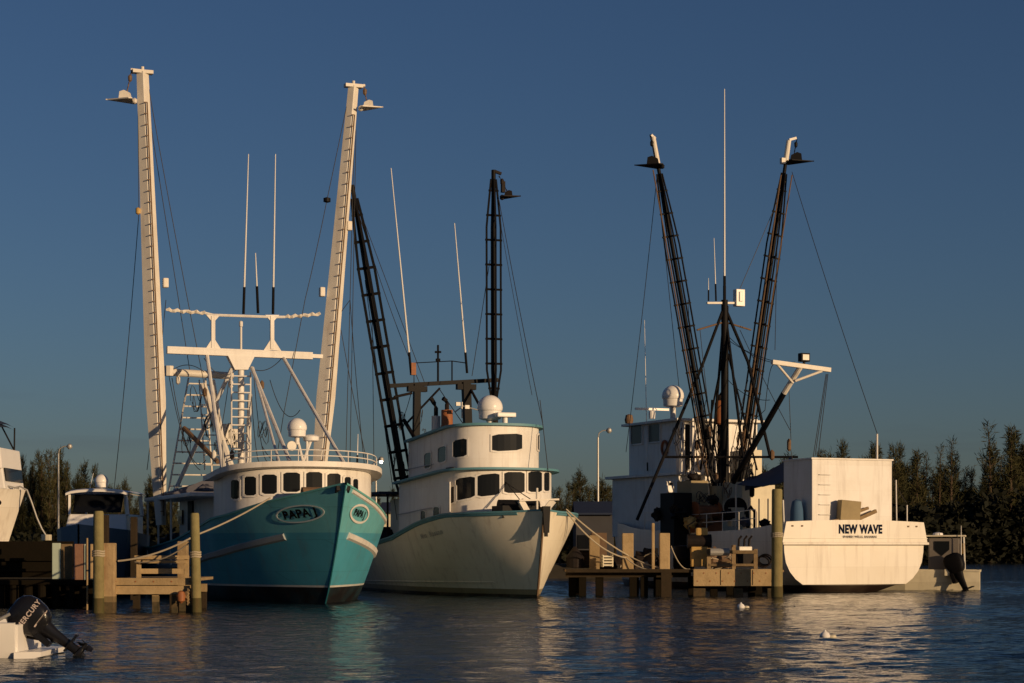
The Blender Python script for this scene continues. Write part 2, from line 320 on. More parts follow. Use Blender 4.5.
class House:
    def __init__(s, fr, root, pts, zb, zt, m, name='wheelhouse', closed=True):
        s.fr = fr; s.root = root; s.pts = pts; s.len, s.pt, s.nr = arc_tools(pts); s.zb = zb; s.zt = zt
        cx = sum(p[0] for p in pts)/len(pts); cq = sum(p[1] for p in pts)/len(pts)
        n = s.nr(s.len/2); p = s.pt(s.len/2); s.sgn = 1 if (n[0]*(p[0]-cx)+n[1]*(p[1]-cq)) > 0 else -1
        mb = MB(); n = len(pts)
        vb = [fr.p(x, q, zb(q)) for x, q in pts]; vt = [fr.p(x, q, zt(q)) for x, q in pts]
        mb.add(vb+vt, [(i, (i+1) % n, n+(i+1) % n, n+i) for i in range(n)]+[tuple(range(n, 2*n)), tuple(range(n-1, -1, -1))])
        s.obj = mb.build(name, m, root, smooth=True)
    def out(s, u, z, d):
        x, q = s.pt(u); nx, nq = s.nr(u); return s.fr.p(x+nx*s.sgn*d, q+nq*s.sgn*d, z)
    def u_at(s, px):
        best = None
        for i in range(601):
            u = s.len*i/600; p = s.out(u, 4, 0); n = s.out(u, 4, .1)-p
            wp = s.fr.world(p); wn = s.fr.R @ n
            if wn.dot(wp-Vector((0, 0, CH))) > 0: continue
            e = abs(s.fr.pix(p)[0]-px)
            if best is None or e < best[0]: best = (e, u)
        return best[1]
    def window(s, x0, x1, yt0, yb0, yt1=None, yb1=None, m=None, fm=None, name='window', n=5, fw=.07):
        yt1 = yt0 if yt1 is None else yt1; yb1 = yb0 if yb1 is None else yb1
        ua, ub = s.u_at(x0), s.u_at(x1)
        if ua > ub: ua, ub, yt0, yt1, yb0, yb1 = ub, ua, yt1, yt0, yb1, yb0
        if ub-ua < .15: c = (ua+ub)/2; ua, ub = c-.12, c+.12
        def zz(t):
            u = lerp(ua, ub, t); p = s.out(u, 0, 0)
            return s.fr.zpx(p, lerp(yb0, yb1, t)), s.fr.zpx(p, lerp(yt0, yt1, t))
        def ringpts(ext, d):
            bot, top = [], []
            for i in range(n+1):
                t = i/n; u = lerp(ua-ext, ub+ext, t); zb_, zt_ = zz(t)
                c = .10 if i in (0, n) else 0
                bot.append(s.out(u, zb_-ext+c*.6, d)); top.append(s.out(u, zt_+ext-c*.6, d))
            return bot, top
        b0, t0 = ringpts(fw, .012); b1, t1 = ringpts(fw, .04); b2, t2 = ringpts(0, .04); b3, t3 = ringpts(0, .008)
        loop = lambda b, t: b+t[::-1]
        mb = MB(); mb.grid([loop(b0, t0), loop(b1, t1), loop(b2, t2), loop(b3, t3)], close=True)
        fr_ = mb.build(name, fm or WHITE, s.root)
        mp = MB(); bb, tt = ringpts(.01, .018); mp.grid([bb, tt]); pb, pt_ = ringpts(.01, .010); mp.grid([pb, pt_]); mp.grid([loop(bb, tt), loop(pb, pt_)], close=True)
        mp.build('pane', m or GLASS, fr_)
        return fr_
    def roof(s, over, th, m, name='roof', crown=.12, aft=0, fwd=0):
        fr = s.fr; mb = MB(); n = len(s.pts); P = []
        for i, (x, q) in enumerate(s.pts):
            u = s.len*0
            P.append((x, q))
        Ls = 0; outp = []
        acc = [0]
        for a, b in zip(s.pts, s.pts[1:]): acc.append(acc[-1]+math.hypot(b[0]-a[0], b[1]-a[1]))
        for (x, q), u in zip(s.pts, acc):
            p = s.out(u, s.zt(q), over); outp.append(p)
        top = [p+Vector((0, 0, th)) for p in outp]; c = sum(top, Vector())/n+Vector((0, 0, crown))
        ins = [t_+(c-t_)*.35+Vector((0, 0, crown*.5)) for t_ in top]
        mb.add(outp+top+ins, [tuple(range(n-1, -1, -1))]+[(i, (i+1) % n, n+(i+1) % n, n+i) for i in range(n)]+[(n+i, n+(i+1) % n, 2*n+(i+1) % n, 2*n+i) for i in range(n)]+[tuple(range(2*n, 3*n))])
        return mb.build(name, m, s.root, smooth=True)
def railing(s, d, z0f, h, us, m, name='railing', r=.022, rails=(1., .5)):
    """hand rail following a house plan between two arc positions"""
    mb = MB(); n = 30; ua, ub = us
    for k in rails: mb.path([s.out(lerp(ua, ub, i/n), z0f(s.pt(lerp(ua, ub, i/n))[1])+h*k, d) for i in range(n+1)], r, 6)
    m_ = max(4, int((ub-ua)/.9))
    for i in range(m_+1):
        u = lerp(ua, ub, i/m_); z = z0f(s.pt(u)[1]); mb.tube(s.out(u, z, d), s.out(u, z+h, d), r*.9, n=6)
    return mb.build(name, m, s.root)
class Hull:
    def __init__(s, fr, root, L, hb, hbw, sheer, rake, Les, Lew, ps=2.3, pw=1.7, depth=1.1, stern=.12, m=None, bw=.65, deckm=None, ns=44, nv=12, capm=None, capw=.16, bot=None, flare=1.0):
        s.__dict__.update(dict(fr=fr, L=L, hb=hb, hbw=hbw, sheer=sheer, rk=rake, Les=Les, Lew=Lew, ps=ps, pw=pw, stern=stern, flare=flare))
        rows = []
        vsz = [-1, -.6, -.25]+[i/nv for i in range(nv+1)]
        ss = [(i/ns)**1.6 for i in range(ns+1)]
        def P(v, t, sd, inset=0):
            vv = max(v, 0); rk = s.rake(vv); q = -rk+t*(L+rk); z = vv*sheer(q) if v >= 0 else v*depth
            h = s.half(vv, q+rk, q)
            if v < 0: h *= (1+v*.97)**.5 if v > -1 else .05
            return fr.p(sd*max(0, h-inset), q+(inset if t == 0 else 0), z)
        s.P = P; mb = MB()
        for sd in (1, -1): mb.grid([[P(v, t, sd) for t in ss] for v in vsz])
        mb.grid([[P(v, 1, 1) for v in vsz], [P(v, 1, -1) for v in vsz]])      # transom
        s.obj = mb.build('hull', m, root, smooth=True)
        # bulwark lining, deck
        mb = MB()
        def Q(t, sd, dz, ins):
            if dz > -.1: p = P(1, t, sd, ins); return p+Vector((0, 0, dz))
            q_ = -s.rake(1)+t*(L+s.rake(1)); v = 1+dz/sheer(q_); dd = q_+s.rake(v)
            return fr.p(sd*max(0, s.half(v, dd, q_)-ins) if dd > 0 else 0, max(q_, -s.rake(v)+.02), sheer(q_)+dz)
        for sd in (1, -1): mb.grid([[Q(t, sd, -.01, .02) for t in ss], [Q(t, sd, -.01, .10) for t in ss], [Q(t, sd, -bw, .12) for t in ss]])
        mb.grid([[Q(t, 1, -bw, .11) for t in ss], [Q(t, -1, -bw, .11) for t in ss]])
        mb.build('deck', deckm or DECK, root)
        mb = MB()
        for sd in (1, -1):
            for a, b in zip(ss, ss[1:]):
                pass
            o = [Q(t, sd, .0, -.05) for t in ss]; i_ = [Q(t, sd, .0, capw) for t in ss]; up = Vector((0, 0, .07))
            mb.grid([o, [p+up for p in o], [p+up for p in i_], i_, o])
        mb.build('cap_rail', capm or m, root)
        s.root = root
    def rake(s, v): return s.rk*v**.85
    def half(s, v, dd, q):
        hm = s.hbw+(s.hb-s.hbw)*v**s.flare; Le = lerp(s.Lew, s.Les, v); p = lerp(s.pw, s.ps, v); u = max(0, dd)/Le
        f = 1-(1-u)**p if u < 1 else 1
        k = max(0, (q-.55*s.L)/(.45*s.L)); return hm*f*(1-s.stern*k*k)
    def surf(s, sd, q, z, off=0.):
        v = max(0, min(1, z/s.sheer(q))); h = s.half(v, q+s.rake(v), q)
        h2 = s.half(v, q+.2+s.rake(v), q); sl_ = (h2-h)/.2; l = math.hypot(1, sl_)
        return s.fr.p(sd*(h+off/l), q-off*sl_/l, z)
    def find(s, sd, px, py):
        best = None
        for i in range(140):
            q = -s.rk+i*.09
            z = s.fr.zpx(s.surf(sd, q, 2.5), py)
            for _ in range(3): z = s.fr.zpx(s.surf(sd, q, z), py)
            e = abs(s.fr.pix(s.surf(sd, q, z))[0]-px)
            if q+s.rake(max(0, min(1, z/s.sheer(q)))) > .02 and (best is None or e < best[0]): best = (e, q, z)
            if best and best[0] < .9 and e > best[0]: break
        return best[1], best[2]
    def strip(s, sd, qa, qb, zf, w_, out, m, name, n=24):
        rows = []
        pa = [s.surf(sd, lerp(qa, qb, i/n), zf(lerp(qa, qb, i/n))-w_/2, 0) for i in range(n+1)]
        pb = [s.surf(sd, lerp(qa, qb, i/n), zf(lerp(qa, qb, i/n))-w_/2*.6, out) for i in range(n+1)]
        pc = [s.surf(sd, lerp(qa, qb, i/n), zf(lerp(qa, qb, i/n))+w_/2*.6, out) for i in range(n+1)]
        pd = [s.surf(sd, lerp(qa, qb, i/n), zf(lerp(qa, qb, i/n))+w_/2, 0) for i in range(n+1)]
        mb = MB(); mb.grid([pa, pb, pc, pd]); k = len(pa)-1
        mb.add([pa[0], pb[0], pc[0], pd[0], pa[k], pb[k], pc[k], pd[k]], [(0, 1, 2, 3), (4, 5, 6, 7)])
        return mb.build(name, m, s.root, smooth=True)
def text_mesh(txt, size, extrude=0., bold=0.):
    c = bpy.data.curves.new('t', 'FONT'); c.body = txt; c.offset = bold; c.space_character = 1.1 if bold else 1.0; c.size = size; c.align_x = 'CENTER'; c.align_y = 'CENTER'; c.extrude = extrude; c.resolution_u = 3
    o = bpy.data.objects.new('t', c); COL.objects.link(o); bpy.context.view_layer.update()
    me = bpy.data.meshes.new_from_object(o.evaluated_get(bpy.context.evaluated_depsgraph_get()))
    v = [x.co.copy() for x in me.vertices]; f = [tuple(p.vertices) for p in me.polygons]
    bpy.data.objects.remove(o); bpy.data.curves.remove(c); return v, f
def lettering(name, txt, size, fn, m, parent, bold=0, sx=1.):
    v, f = text_mesh(txt, size, bold=bold*.5); mb = MB()
    # subdivide nothing: letters are small against the curve of the hull
    mb.add([fn(p.x*sx, p.y) for p in v], f)
    return mb.build(name, m, parent, weld=False)
def wire(parent, pts, r=.016, m=None, name='stay_wire'):
    return MB().path(pts, r, 5).build(name, m or CABLE, parent)
def lattice_boom(root, p0, p1, r0, r1, w, n, m, fwd, name='outrigger_boom', tiprod=None, thick=.028, cap=0, capm=None):
    p0 = Vector(p0); p1 = Vector(p1); a = (p1-p0).normalized(); f = Vector(fwd).normalized(); u = a.cross(f).normalized(); f2 = u.cross(a).normalized()
    mb = MB(); mb.tube(p0, p1, r0, r1, 10); o = mb.build(name, m, root, smooth=True)
    dirs = [u*w, -u*w, f2*w*.8, -f2*w*.8]
    def prof(t): return max(.25, min(1, .35+t*5, .22+(1-t)*3.2))
    rb = MB()
    for d in dirs:
        rb.path([p0.lerp(p1, t)+d*prof(t) for t in (0, .03, .13, .25, .5, .75, .82, .9, .96)], thick, 5)
    for i in range(n):
        t = .05+.86*i/(n-1); c = p0.lerp(p1, t)
        rb.tube(c-u*(w*prof(t)+.06), c+u*(w*prof(t)+.06), thick*1.1, n=5); rb.tube(c-f2*w*.8*prof(t), c+f2*w*.8*prof(t), thick, n=5)
    rb.build('truss_rods', m, o)
    if cap:
        c = MB(); c.tube(p1-a*.2, p1+a*cap, r1*1.5, r1*1.35, 10); c.box(p1-a*.1+u*.18, (.22, .2, .3)); c.build('tip_cap', capm, o)
    return o
def diamond_boom(root, p0, p1, w0, w1, m, fwd, n):
    """tapered box column standing on edge towards the bow, ladder up its front edge"""
    p0 = Vector(p0); p1 = Vector(p1); a = (p1-p0).normalized(); f = Vector(fwd).normalized(); u = a.cross(f).normalized(); f2 = u.cross(a).normalized()
    if f2.dot(f) < 0: f2 = -f2
    mb = MB(); rows = []
    for t in (0, .02, .1, .28, .55, .75, .97, 1):
        c = p0.lerp(p1, t); ww = interp([(0, w0*.5), (.1, w0*.72), (.28, w0), (.55, lerp(w0, w1, .35)), (1, w1)], t)
        rows.append([c-u*ww/2, c+f2*ww*.42-u*ww*.06, c+f2*ww*.42+u*ww*.06, c+u*ww/2, c-f2*ww*.4])
    mb.grid(rows, close=True); mb.add(rows[0], [(0, 1, 2, 3, 4)]); mb.add(rows[-1], [(0, 1, 2, 3, 4)])
    o = mb.build('outrigger_boom', m, root)
    lb = MB(); L_ = (p1-p0).length
    def fe(t, k=.0):
        ww = interp([(0, w0*.5), (.1, w0*.72), (.28, w0), (.55, lerp(w0, w1, .35)), (1, w1)], t); return p0.lerp(p1, t)+f2*(ww*.42+.10)+u*k
    for k in (.075,): lb.path([fe(t, k) for t in (.02, .1, .28, .55, .75, .93)], .03, 5)
    for i in range(n):
        t = .03+.9*i/(n-1); lb.beam(fe(t, -.06), fe(t, .09), .04, .035)
    lb.build('ladder_rungs', BROWN, o)
    c = MB(); c.box(p1, (w1*1.7, .35, .14)); c.tube(p1+Vector((0, 0, .05)), p1+Vector((0, 0, .22)), .07, n=8); c.build('tip_cap', m, o)
    return o, u, f2
def radome(root, c, r, post=.3, m=None, ref=None):
    mb = MB(); c = Vector(c)
    prof = [(r*.55, -r*.95), (r*.86, -r*.85), (r*.9, -.25*r), (r*.96, -.2*r)]+[(r*math.cos(R(t)), r*math.sin(R(t))) for t in (0, 15, 30, 45, 60, 72, 82)]+[(.01, r)]
    mb.lathe(c, prof, 24); o = mb.build('radome', m or CLEAN, root, smooth=True)
    if post: MB().lathe(c, [(r*.25, -r-post), (r*.25, -r*.93)], 12).build('pedestal', m or WHITE, o, smooth=True)
    return o
def antenna(root, p, q, r=.035, m=None, base=.6):
    p = Vector(p); q = Vector(q); o = MB().tube(p, q, r, r*.4, 6).build('whip_antenna', m or CLEAN, root)
    a = (q-p).normalized(); MB().tube(p-a*.05, p+a*base, r*1.35, r*1.3, 8).build('mount', BLACK, o); return o
def ladder(root, p, q, w0, w1, n, m, r=.03, name='ladder', side=(1, 0, 0)):
    p = Vector(p); q = Vector(q); s_ = Vector(side); mb = MB()
    for k in (-1, 1): mb.tube(p+s_*k*w0/2, q+s_*k*w1/2, r, n=6)
    for i in range(n):
        t = (i+.5)/n; c = p.lerp(q, t); ww = lerp(w0, w1, t); mb.tube(c-s_*ww/2, c+s_*ww/2, r*.9, n=6)
    return mb.build(name, m, root)
def lump(mb, c, r, seed, rough=.25, n=18, flat=True):
    from mathutils import noise
    c = Vector(c); rows = []
    for i in range(n//2+1):
        ph = math.pi*i/(n//2); row = []
        for k in range(n):
            t = 2*math.pi*k/n; d = V(math.sin(ph)*math.cos(t), math.sin(ph)*math.sin(t), math.cos(ph))
            f = 1+rough*noise.noise(d*2.2+V(seed, 0, 0))*2+rough*.6*noise.noise(d*6+V(0, seed, 0))
            p = V(d.x*r[0], d.y*r[1], d.z*r[2])*f
            if flat: p.z = max(p.z, -r[2]*.3)
            row.append(c+p)
        rows.append(row)
    return mb.grid(rows, close=True)
def tangle(mb, c, r, seed, n=8, th=.03):
    rnd = random.Random(seed); c = Vector(c)
    for _ in range(n):
        a, b, h, w_ = rnd.uniform(0, 6.3), rnd.uniform(0, 6.3), rnd.uniform(-.5, .6), rnd.uniform(.5, 1.)
        mb.path([c+V(r[0]*w_*math.cos(t+a), r[1]*w_*math.sin(t), r[2]*(h+.5*math.sin(t*2+b))) for t in [i*.42 for i in range(rnd.randint(8, 15))]], th, 5)
    return mb
def paravane(loc, tip, size, m, label, flip=1, rz=0, dark=False):
    """delta-winged stabiliser fish hanging on its chain; built round its own centre"""
    o = empty('stabilizer_fish', loc, rz, label, 'stabilizer', 'stabilizer fish hung at the boom tips')
    L_ = size; mb = MB()
    mb.prism([(-L_*.35*flip, 0, -.03), (L_*.72*flip, -.02, .02), (-L_*.28*flip, L_*.55, -.03), (-L_*.42*flip, L_*.5, -.03)], (0, 0, .05))
    mb.prism([(-L_*.35*flip, 0, -.03), (L_*.72*flip, .02, .02), (-L_*.28*flip, -L_*.55, -.03), (-L_*.42*flip, -L_*.5, -.03)], (0, 0, .05))
    mb.build('wing', m, o)
    k = MB(); k.prism([(-L_*.30*flip, -.03, .02), (L_*.22*flip, -.03, .02), (L_*.18*flip, -.03, L_*.36), (L_*.0*flip, -.03, L_*.42), (-L_*.24*flip, -.03, L_*.30)], (0, .16, 0)); k.build('fin', m, o)
    n_ = MB(); n_.lathe((-L_*.42*flip, 0, -.02), [(.03, -.12), (.10, -.08), (.11, .06), (.04, .12)], 10); n_.build('nose_weight', m, o)
    tip = Vector(tip)-Vector(loc); tip = Matrix.Rotation(-rz, 3, 'Z') @ tip
    c = MB(); st = Vector((-L_*.12*flip, 0, L_*.36)); N = 9
    for i in range(N):
        a, b = st.lerp(tip, i/N), st.lerp(tip, (i+1.15)/N); c.beam(a, b, .05 if i % 2 else .02, .02 if i % 2 else .05)
    c.lathe(st.lerp(tip, .62), [(.02, -.16), (.08, -.1), (.09, .08), (.02, .15)], 8); c.build('chain', m if dark else BROWN, o)
    return o
# ------------------------------------------------------------ teal trawler
def boat_frame(stem, theta, L):
    a = R(180+theta); Fw = Vector((math.sin(R(theta)), -math.cos(R(theta)), 0)); o = Vector(stem)-Fw*L/2
    return Frame(o, a, L/2, -1)
TL = 23.
T = boat_frame((-6.76, 72, 0), 21, TL)
t_ = empty('fishing_trawler', T.o, T.a, 'teal hulled trawler with white wheelhouse and two tall white booms, bow towards the viewer', 'fishing boat')
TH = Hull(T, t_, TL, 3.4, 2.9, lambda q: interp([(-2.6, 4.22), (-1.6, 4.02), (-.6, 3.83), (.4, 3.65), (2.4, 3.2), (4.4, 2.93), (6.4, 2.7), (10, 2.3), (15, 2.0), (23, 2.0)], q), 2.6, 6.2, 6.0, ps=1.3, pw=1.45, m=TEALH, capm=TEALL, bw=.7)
TH.strip(1, .3, 17, lambda q: interp([(-2, 2.6), (.2, 2.42), (4, 1.75), (9, 1.35), (17, 1.1)], q), .26, .09, mat('grey_rub_rail', (.30, .33, .34), .6, dirt=.3), 'rub_rail')
TH.strip(-1, -.9, 17, lambda q: interp([(-1, 2.45), (1, 2.18), (4, 1.75), (9, 1.35), (17, 1.1)], q), .26, .09, WHITE, 'rub_rail')
# stem bar, pale sheer band on the port bow, anchor roller
MB().path([T.p(0, -TH.rake(v)-.03, v*4.2) for v in [i/10 for i in range(11)]], .035, 6).build('stem_bar', mat('dark_teal_edge', (.012, .10, .13), .5), t_)
sb = TH.strip(-1, -1.9, 9, lambda q: TH.sheer(q)-.07, .14, .05, WHITE, 'sheer_band')
def hull_text(H, sd, qc, zc, k=1., slope=0):
    def f(u, v, off=0.):
        q = qc+(-u if sd > 0 else u)*k
        return H.surf(sd, q, zc+v+slope*(q-qc), .03+off)
    return f
pa = TH.surf(1, .1, 3.2)
q_, z_ = TH.find(1, 300, 514); print('name', q_, z_); f = hull_text(TH, 1, q_, z_, slope=-.10)
# name on the starboard (left in the picture) bow: reads left to right towards the stem
lettering('name_lettering', "PAPA J", .40, f, LETB, t_, bold=.03, sx=1.05)
def oval(f, a, b, w_, m, parent, name='name_oval', plate=None):
    mb = MB(); n = 36; o = [f(a*math.cos(2*math.pi*i/n), b*math.sin(2*math.pi*i/n), -.005) for i in range(n+1)]
    i_ = [f((a-w_)*math.cos(2*math.pi*i/n), (b-w_)*math.sin(2*math.pi*i/n), -.005) for i in range(n+1)]
    o2 = [f(a*math.cos(2*math.pi*i/n), b*math.sin(2*math.pi*i/n), .012) for i in range(n+1)]
    i2 = [f((a-w_)*math.cos(2*math.pi*i/n), (b-w_)*math.sin(2*math.pi*i/n), .012) for i in range(n+1)]
    mb.grid([o, o2, i2, i_]); return mb.build(name, m, parent)
oval(f, .95, .31, .05, mat('grey_oval_paint', (.5, .58, .58), .6), t_)
q_, z_ = TH.find(-1, 359.5, 514); print('name2', q_, z_); f2 = hull_text(TH, -1, q_, z_, slope=-.10)
lettering('name_lettering', "PAPA J", .34, f2, LETB, t_, bold=.02, sx=1.0)
oval(f2, .90, .34, .08, WHITE, t_)
# wheelhouse
TW = House(T, t_, rings_curve(2.86, 1.75, 2.6, 5.5, e=.8), lambda q: 2.0, lambda q: interp([(1.75, 5.0), (2.6, 4.9), (4.2, 4.62), (5.5, 4.55)], q), WHITE)
for w_ in ((231.5, 240, 480, 499), (244.5, 256.5, 476.5, 495.5), (262, 277, 474.5, 494), (283, 300, 472.5, 492), (306, 322, 472, 491.5), (327, 340, 473.5, 491.5), (344, 350, 477, 495), (352.5, 357.5, 479, 496)): TW.window(*w_)
TW.roof(.42, .2, WHITE, crown=.1)
railing(TW, .22, lambda q: interp([(1.75, 5.2), (2.6, 5.1), (4.2, 4.82), (5.5, 4.75)], q), .42, (TW.len*.2, TW.len*.95), WHITE)
radome(t_, T.loc(297, 428, q=4.3), .38, .25)
# dome bracket, smaller radar, searchlight
d_ = T.loc(306, 441, q=4.3)
mb = MB(); c = T.loc(303, 462, q=4.3); mb.tube(c, T.loc(298, 442, q=4.3), .06); mb.tube(c, T.loc(311, 440, q=4.3), .06); mb.tube(T.loc(307, 465, q=4.3), T.loc(307, 440, q=4.3), .05); mb.build('radar_mast', WHITE, t_)
MB().lathe(T.loc(311, 438, q=4.4), [(.22, -.14), (.30, -.1), (.31, .05), (.2, .12), (.01, .13)], 16).build('radar_scanner', CLEAN, t_, smooth=True)
MB().lathe(T.loc(291, 446, q=4.0), [(.02, -.2), (.14, -.16), (.2, .1), (.18, .12)], 14, M=Matrix.Rotation(R(-90), 3, 'X')).build('searchlight', GALV, t_, smooth=True)
antenna(t_, T.loc(357, 470, q=4.6), T.loc(358, 434, q=5), .03)
MB().tube(T.loc(223, 472, q=5.5), T.loc(223, 440, q=5.5), .03).build('roof_post', GALV, t_)
# low roof over the side deck and after deck
mb = MB(); mb.box(T.p(0, 11.6, 4.08), (7.0, 9.6, .16)); mb.build('deck_roof', WHITE, t_, bevel=.04)
mb = MB(); mb.prism([T.p(3.4, 11.0, 4.21), T.p(1.6, 11.4, 4.95), T.p(1.2, 15.8, 4.85), T.p(3.2, 16.3, 4.21)], (-3.2, 0, 0)); mb.build('deck_cover', TARP, t_)
for x in (3.3, -3.3):
    for q in (11.5, 14.2, 16.6): MB().tube(T.p(x, q, 1.3), T.p(x, q, 4.06), .045).build('roof_post', WHITE, t_)
mb = MB(); mb.box(T.p(0, 10.6, 2.9), (4.6, 8.2, 2.3)); mb.build('deck_house', WHITE, t_)
mb = MB(); mb.box(T.p(2.36, 12.2, 3.0), (.05, .9, 1.9)); mb.build('door', BLACK, t_)
mb = MB(); mb.box(T.p(2.36, 14.2, 3.3), (.05, .8, .6)); mb.build('window', GLASS, t_)
# mast and gantry
QG = 13.5
g = lambda px, py, q=QG: T.loc(px, py, q=q)
mb = MB(); mb.tube(T.p(g(241, 470).x, QG, 1.3), g(241, 352), .15, .13, 12); mb.prism([g(227, 356)-V(0, .2, 0), g(254, 356)-V(0, .2, 0), g(247, 370)-V(0, .2, 0), g(234, 370)-V(0, .2, 0)], (0, .4, 0)); mb.tube(g(241, 352), g(241, 327), .05); mb.lathe(g(241, 324), [(.02, -.15), (.08, -.1), (.08, .1), (.02, .14)], 8)
mb.build('mast', WHITE, t_, smooth=True)
ladder(t_, g(241, 470, 13.2), g(241, 372, 13.2), .82, .82, 12, WHITE, .035, side=(1, 0, 0))
mb = MB(); mb.beam(g(167, 350), g(312, 356), .28, .30); mb.beam(g(312, 356), g(331, 357), .16, .16)
for px in (213, 272):
    mb.beam(g(px, 349), g(px, 316), .16, .16)
    for s_ in (-1, 1):
        mb.prism([g(px, 350)-V(0, .05, 0), g(px+s_*9, 351)-V(0, .05, 0), g(px, 337)-V(0, .05, 0)], (0, .1, 0)); mb.prism([g(px, 315)-V(0, .05, 0), g(px+s_*7, 315)-V(0, .05, 0), g(px, 323)-V(0, .05, 0)], (0, .1, 0))
mb.path([g(205, 313), g(213, 315), g(243, 316), g(272, 317), g(285, 317)], .06)
mb.build('gantry', WHITE, t_)
for a, b in (((166, 310), (205, 313)), ((285, 317), (320, 314))):
    p, q = g(*a), g(*b); mb = MB(); n = 14
    mb.path([p.lerp(q, i/n)+V(0, .04*math.sin(i*2.3), .035*math.sin(i*1.9)) for i in range(n+1)], [.045+.045*abs(math.sin(i*1.3)) for i in range(n+1)]); mb.build('boom_tie', BOOMW, t_)
def leg(parent, f, a, b, qa, qb, r, m, name='brace', n=8): return MB().tube(f.loc(*a, q=qa), f.loc(*b, q=qb), r, r, n).build(name, m, parent)
for a, b, qa, qb, r in (((232, 368), (172, 497), 13.5, 15.5, .09), ((207, 355), (223, 473), 13.5, 6, .085), ((252, 368), (290, 462), 13.5, 5.0, .08), ((283, 357), (345, 465), 13.5, 5.0, .075), ((253, 368), (279, 462), 13.5, 5.0, .06), ((203, 385), (232, 470), 14.5, 12, .16), ((214, 380), (228, 470), 14.5, 12.2, .05), ((250, 395), (247, 468), 14, 12.5, .10)):
    leg(t_, T, a, b, qa, qb, r, WHITE if r != .16 and r != .10 else BOOMW)
leg(t_, T, (168, 372), (233, 376), 15, 15, .16, BOOMW, 'net_boom', 12)
leg(t_, T, (184, 428), (218, 462), 14, 11.5, .10, BROWN, 'cargo_boom')
leg(t_, T, (169, 366), (169, 376), 15, 15, .2, BOOMW, 'block')
p = g(197, 378, 17.5); q = g(191, 492, 17.5)
ladder(t_, q, p, 2.0, .75, 10, BOOMW, .04, 'ladder')
ladder(t_, g(215, 470, 16), g(206, 380, 16), .9, .6, 9, BOOMW, .03, 'ladder')
for px, py in ((225, 432), (232, 437), (238, 440)): MB().box(g(px, py, 15), (.5, .3, .7)).build('net_block', BOOMW, t_, bevel=.05)
# booms
bl, ul, fl_ = diamond_boom(t_, g(161, 525), g(142.5, 72), .84, .50, BOOMW, (0, 1, 0), 38)
br, ur, fr_ = diamond_boom(t_, g(315, 520), g(353.5, 86), .84, .46, BOOMW, (0, 1, 0), 35)
for (px, py) in ((139, 211),): MB().lathe(g(px-1, py), [(.03, -.15), (.1, -.1), (.1, .1), (.03, .15)], 8).build('block', YELLOW, t_)
for (px, py) in ((165.5, 283), (322, 292), (349, 226)): MB().box(g(px, py), (.22, .3, .4)).build('block', BOOMW, t_, bevel=.04)
for a, b, qa, qb in (((248.5, 154), (243.5, 313), 12.5, 13.5), ((275.5, 154), (273, 313), 12.5, 13.5), ((255.5, 253), (258, 312), 13, 13.5)):
    antenna(t_, T.loc(*b, q=qb), T.loc(*a, q=qa), .045, base=1.1)
W = lambda a, b, qa=QG, qb=QG, s_=0, r=.016, n=12: wire(t_, sag(T.loc(*a, q=qa), T.loc(*b, q=qb), s_, n), r)
W((148, 84), (214, 432), s_=.3); W((150, 120), (190, 372), qb=15); W((139, 212), (114, 490), qb=19, s_=.5); W((138, 100), (139, 212))
W((166, 300), (147, 470), qb=16, s_=.2); W((348, 100), (327, 200)); W((327, 200), (305, 300), s_=.1); W((305, 300), (283, 418), qb=13); W((283, 418), (276, 462), qa=13, qb=9); W((355, 110), (346, 455), qb=14); W((356, 130), (350, 462), qb=15)
W((341, 330), (372, 485), qb=12, s_=.2); W((335, 320), (350, 300), s_=0); W((350, 300), (365, 470), qb=17, s_=.4)
W((169, 376), (200, 470), 15, 12, .8); W((172, 378), (206, 460), 15, 13, 1.4); W((204, 372), (170, 372), 14, 15, -.3); W((230, 372), (212, 465), 14, 12, .5); W((238, 368), (204, 358), s_=.5); W((247, 366), (282, 358), s_=.35); W((250, 372), (262, 462), 13.5, 11, 1.3); W((254, 378), (268, 462), 13.5, 11, .9); W((300, 410), (270, 380), 12, 13.5, .8)
wire(t_, sag(T.loc(262, 446, q=11), T.loc(276, 462, q=2.6), .1), .018)
MB().lathe(T.loc(327, 200, q=QG), [(.03, -.12), (.16, -.08), (.16, .08), (.03, .12)], 10).build('block', BLACK, t_)
# anchor, windlass and stem fittings
mb = MB(); mb.box(T.p(.0, -1.6, 4.1), (.5, 1.6, .16)); mb.tube(T.p(-.25, -2.2, 4.05), T.p(.25, -2.2, 4.05), .12); mb.build('anchor_roller', BLACK, t_)
mb = MB(); mb.box(T.p(0, .6, 3.5), (.8, .7, .9)); mb.tube(T.p(-.7, .6, 4.0), T.p(.7, .6, 4.0), .22, n=12); mb.build('windlass', BROWN, t_)
for (px, py) in ((343, 505), (349, 504)):
    p = T.loc(px, py, q=.9); MB().lathe((p.x, p.y, 3.1), [(.12, 0), (.12, 1.0), (.17, 1.03), (.17, 1.15), (.05, 1.2)], 12).build('bollard', BOOMW, t_)

tipL = T.world(g(135.5, 70)); tipR = T.world(g(361.5, 86))
c1 = at(124, 100.5, tipL.y-.2); paravane(c1, tipL+V(-.15, 0, 0), 1.05, BOOMW, 'grey stabilizer fish with box fin at the top of the tall left white boom', flip=-1)
c2 = at(369, 108, tipR.y-.2); paravane(c2, tipR+V(.1, 0, 0), .85, BOOMW, 'pale stabilizer fish at the top of the right white boom of the teal trawler')
for a, c in ((g(142, 71), tipL), (g(353, 86), tipR)):
    a = T.world(a); m_ = T.Ri @ (a-T.o); n_ = T.Ri @ (c+V(-.2 if c is tipL else .15, 0, .02)-T.o); MB().beam(m_, n_, .12, .10).build('tip_arm', BOOMW, t_)

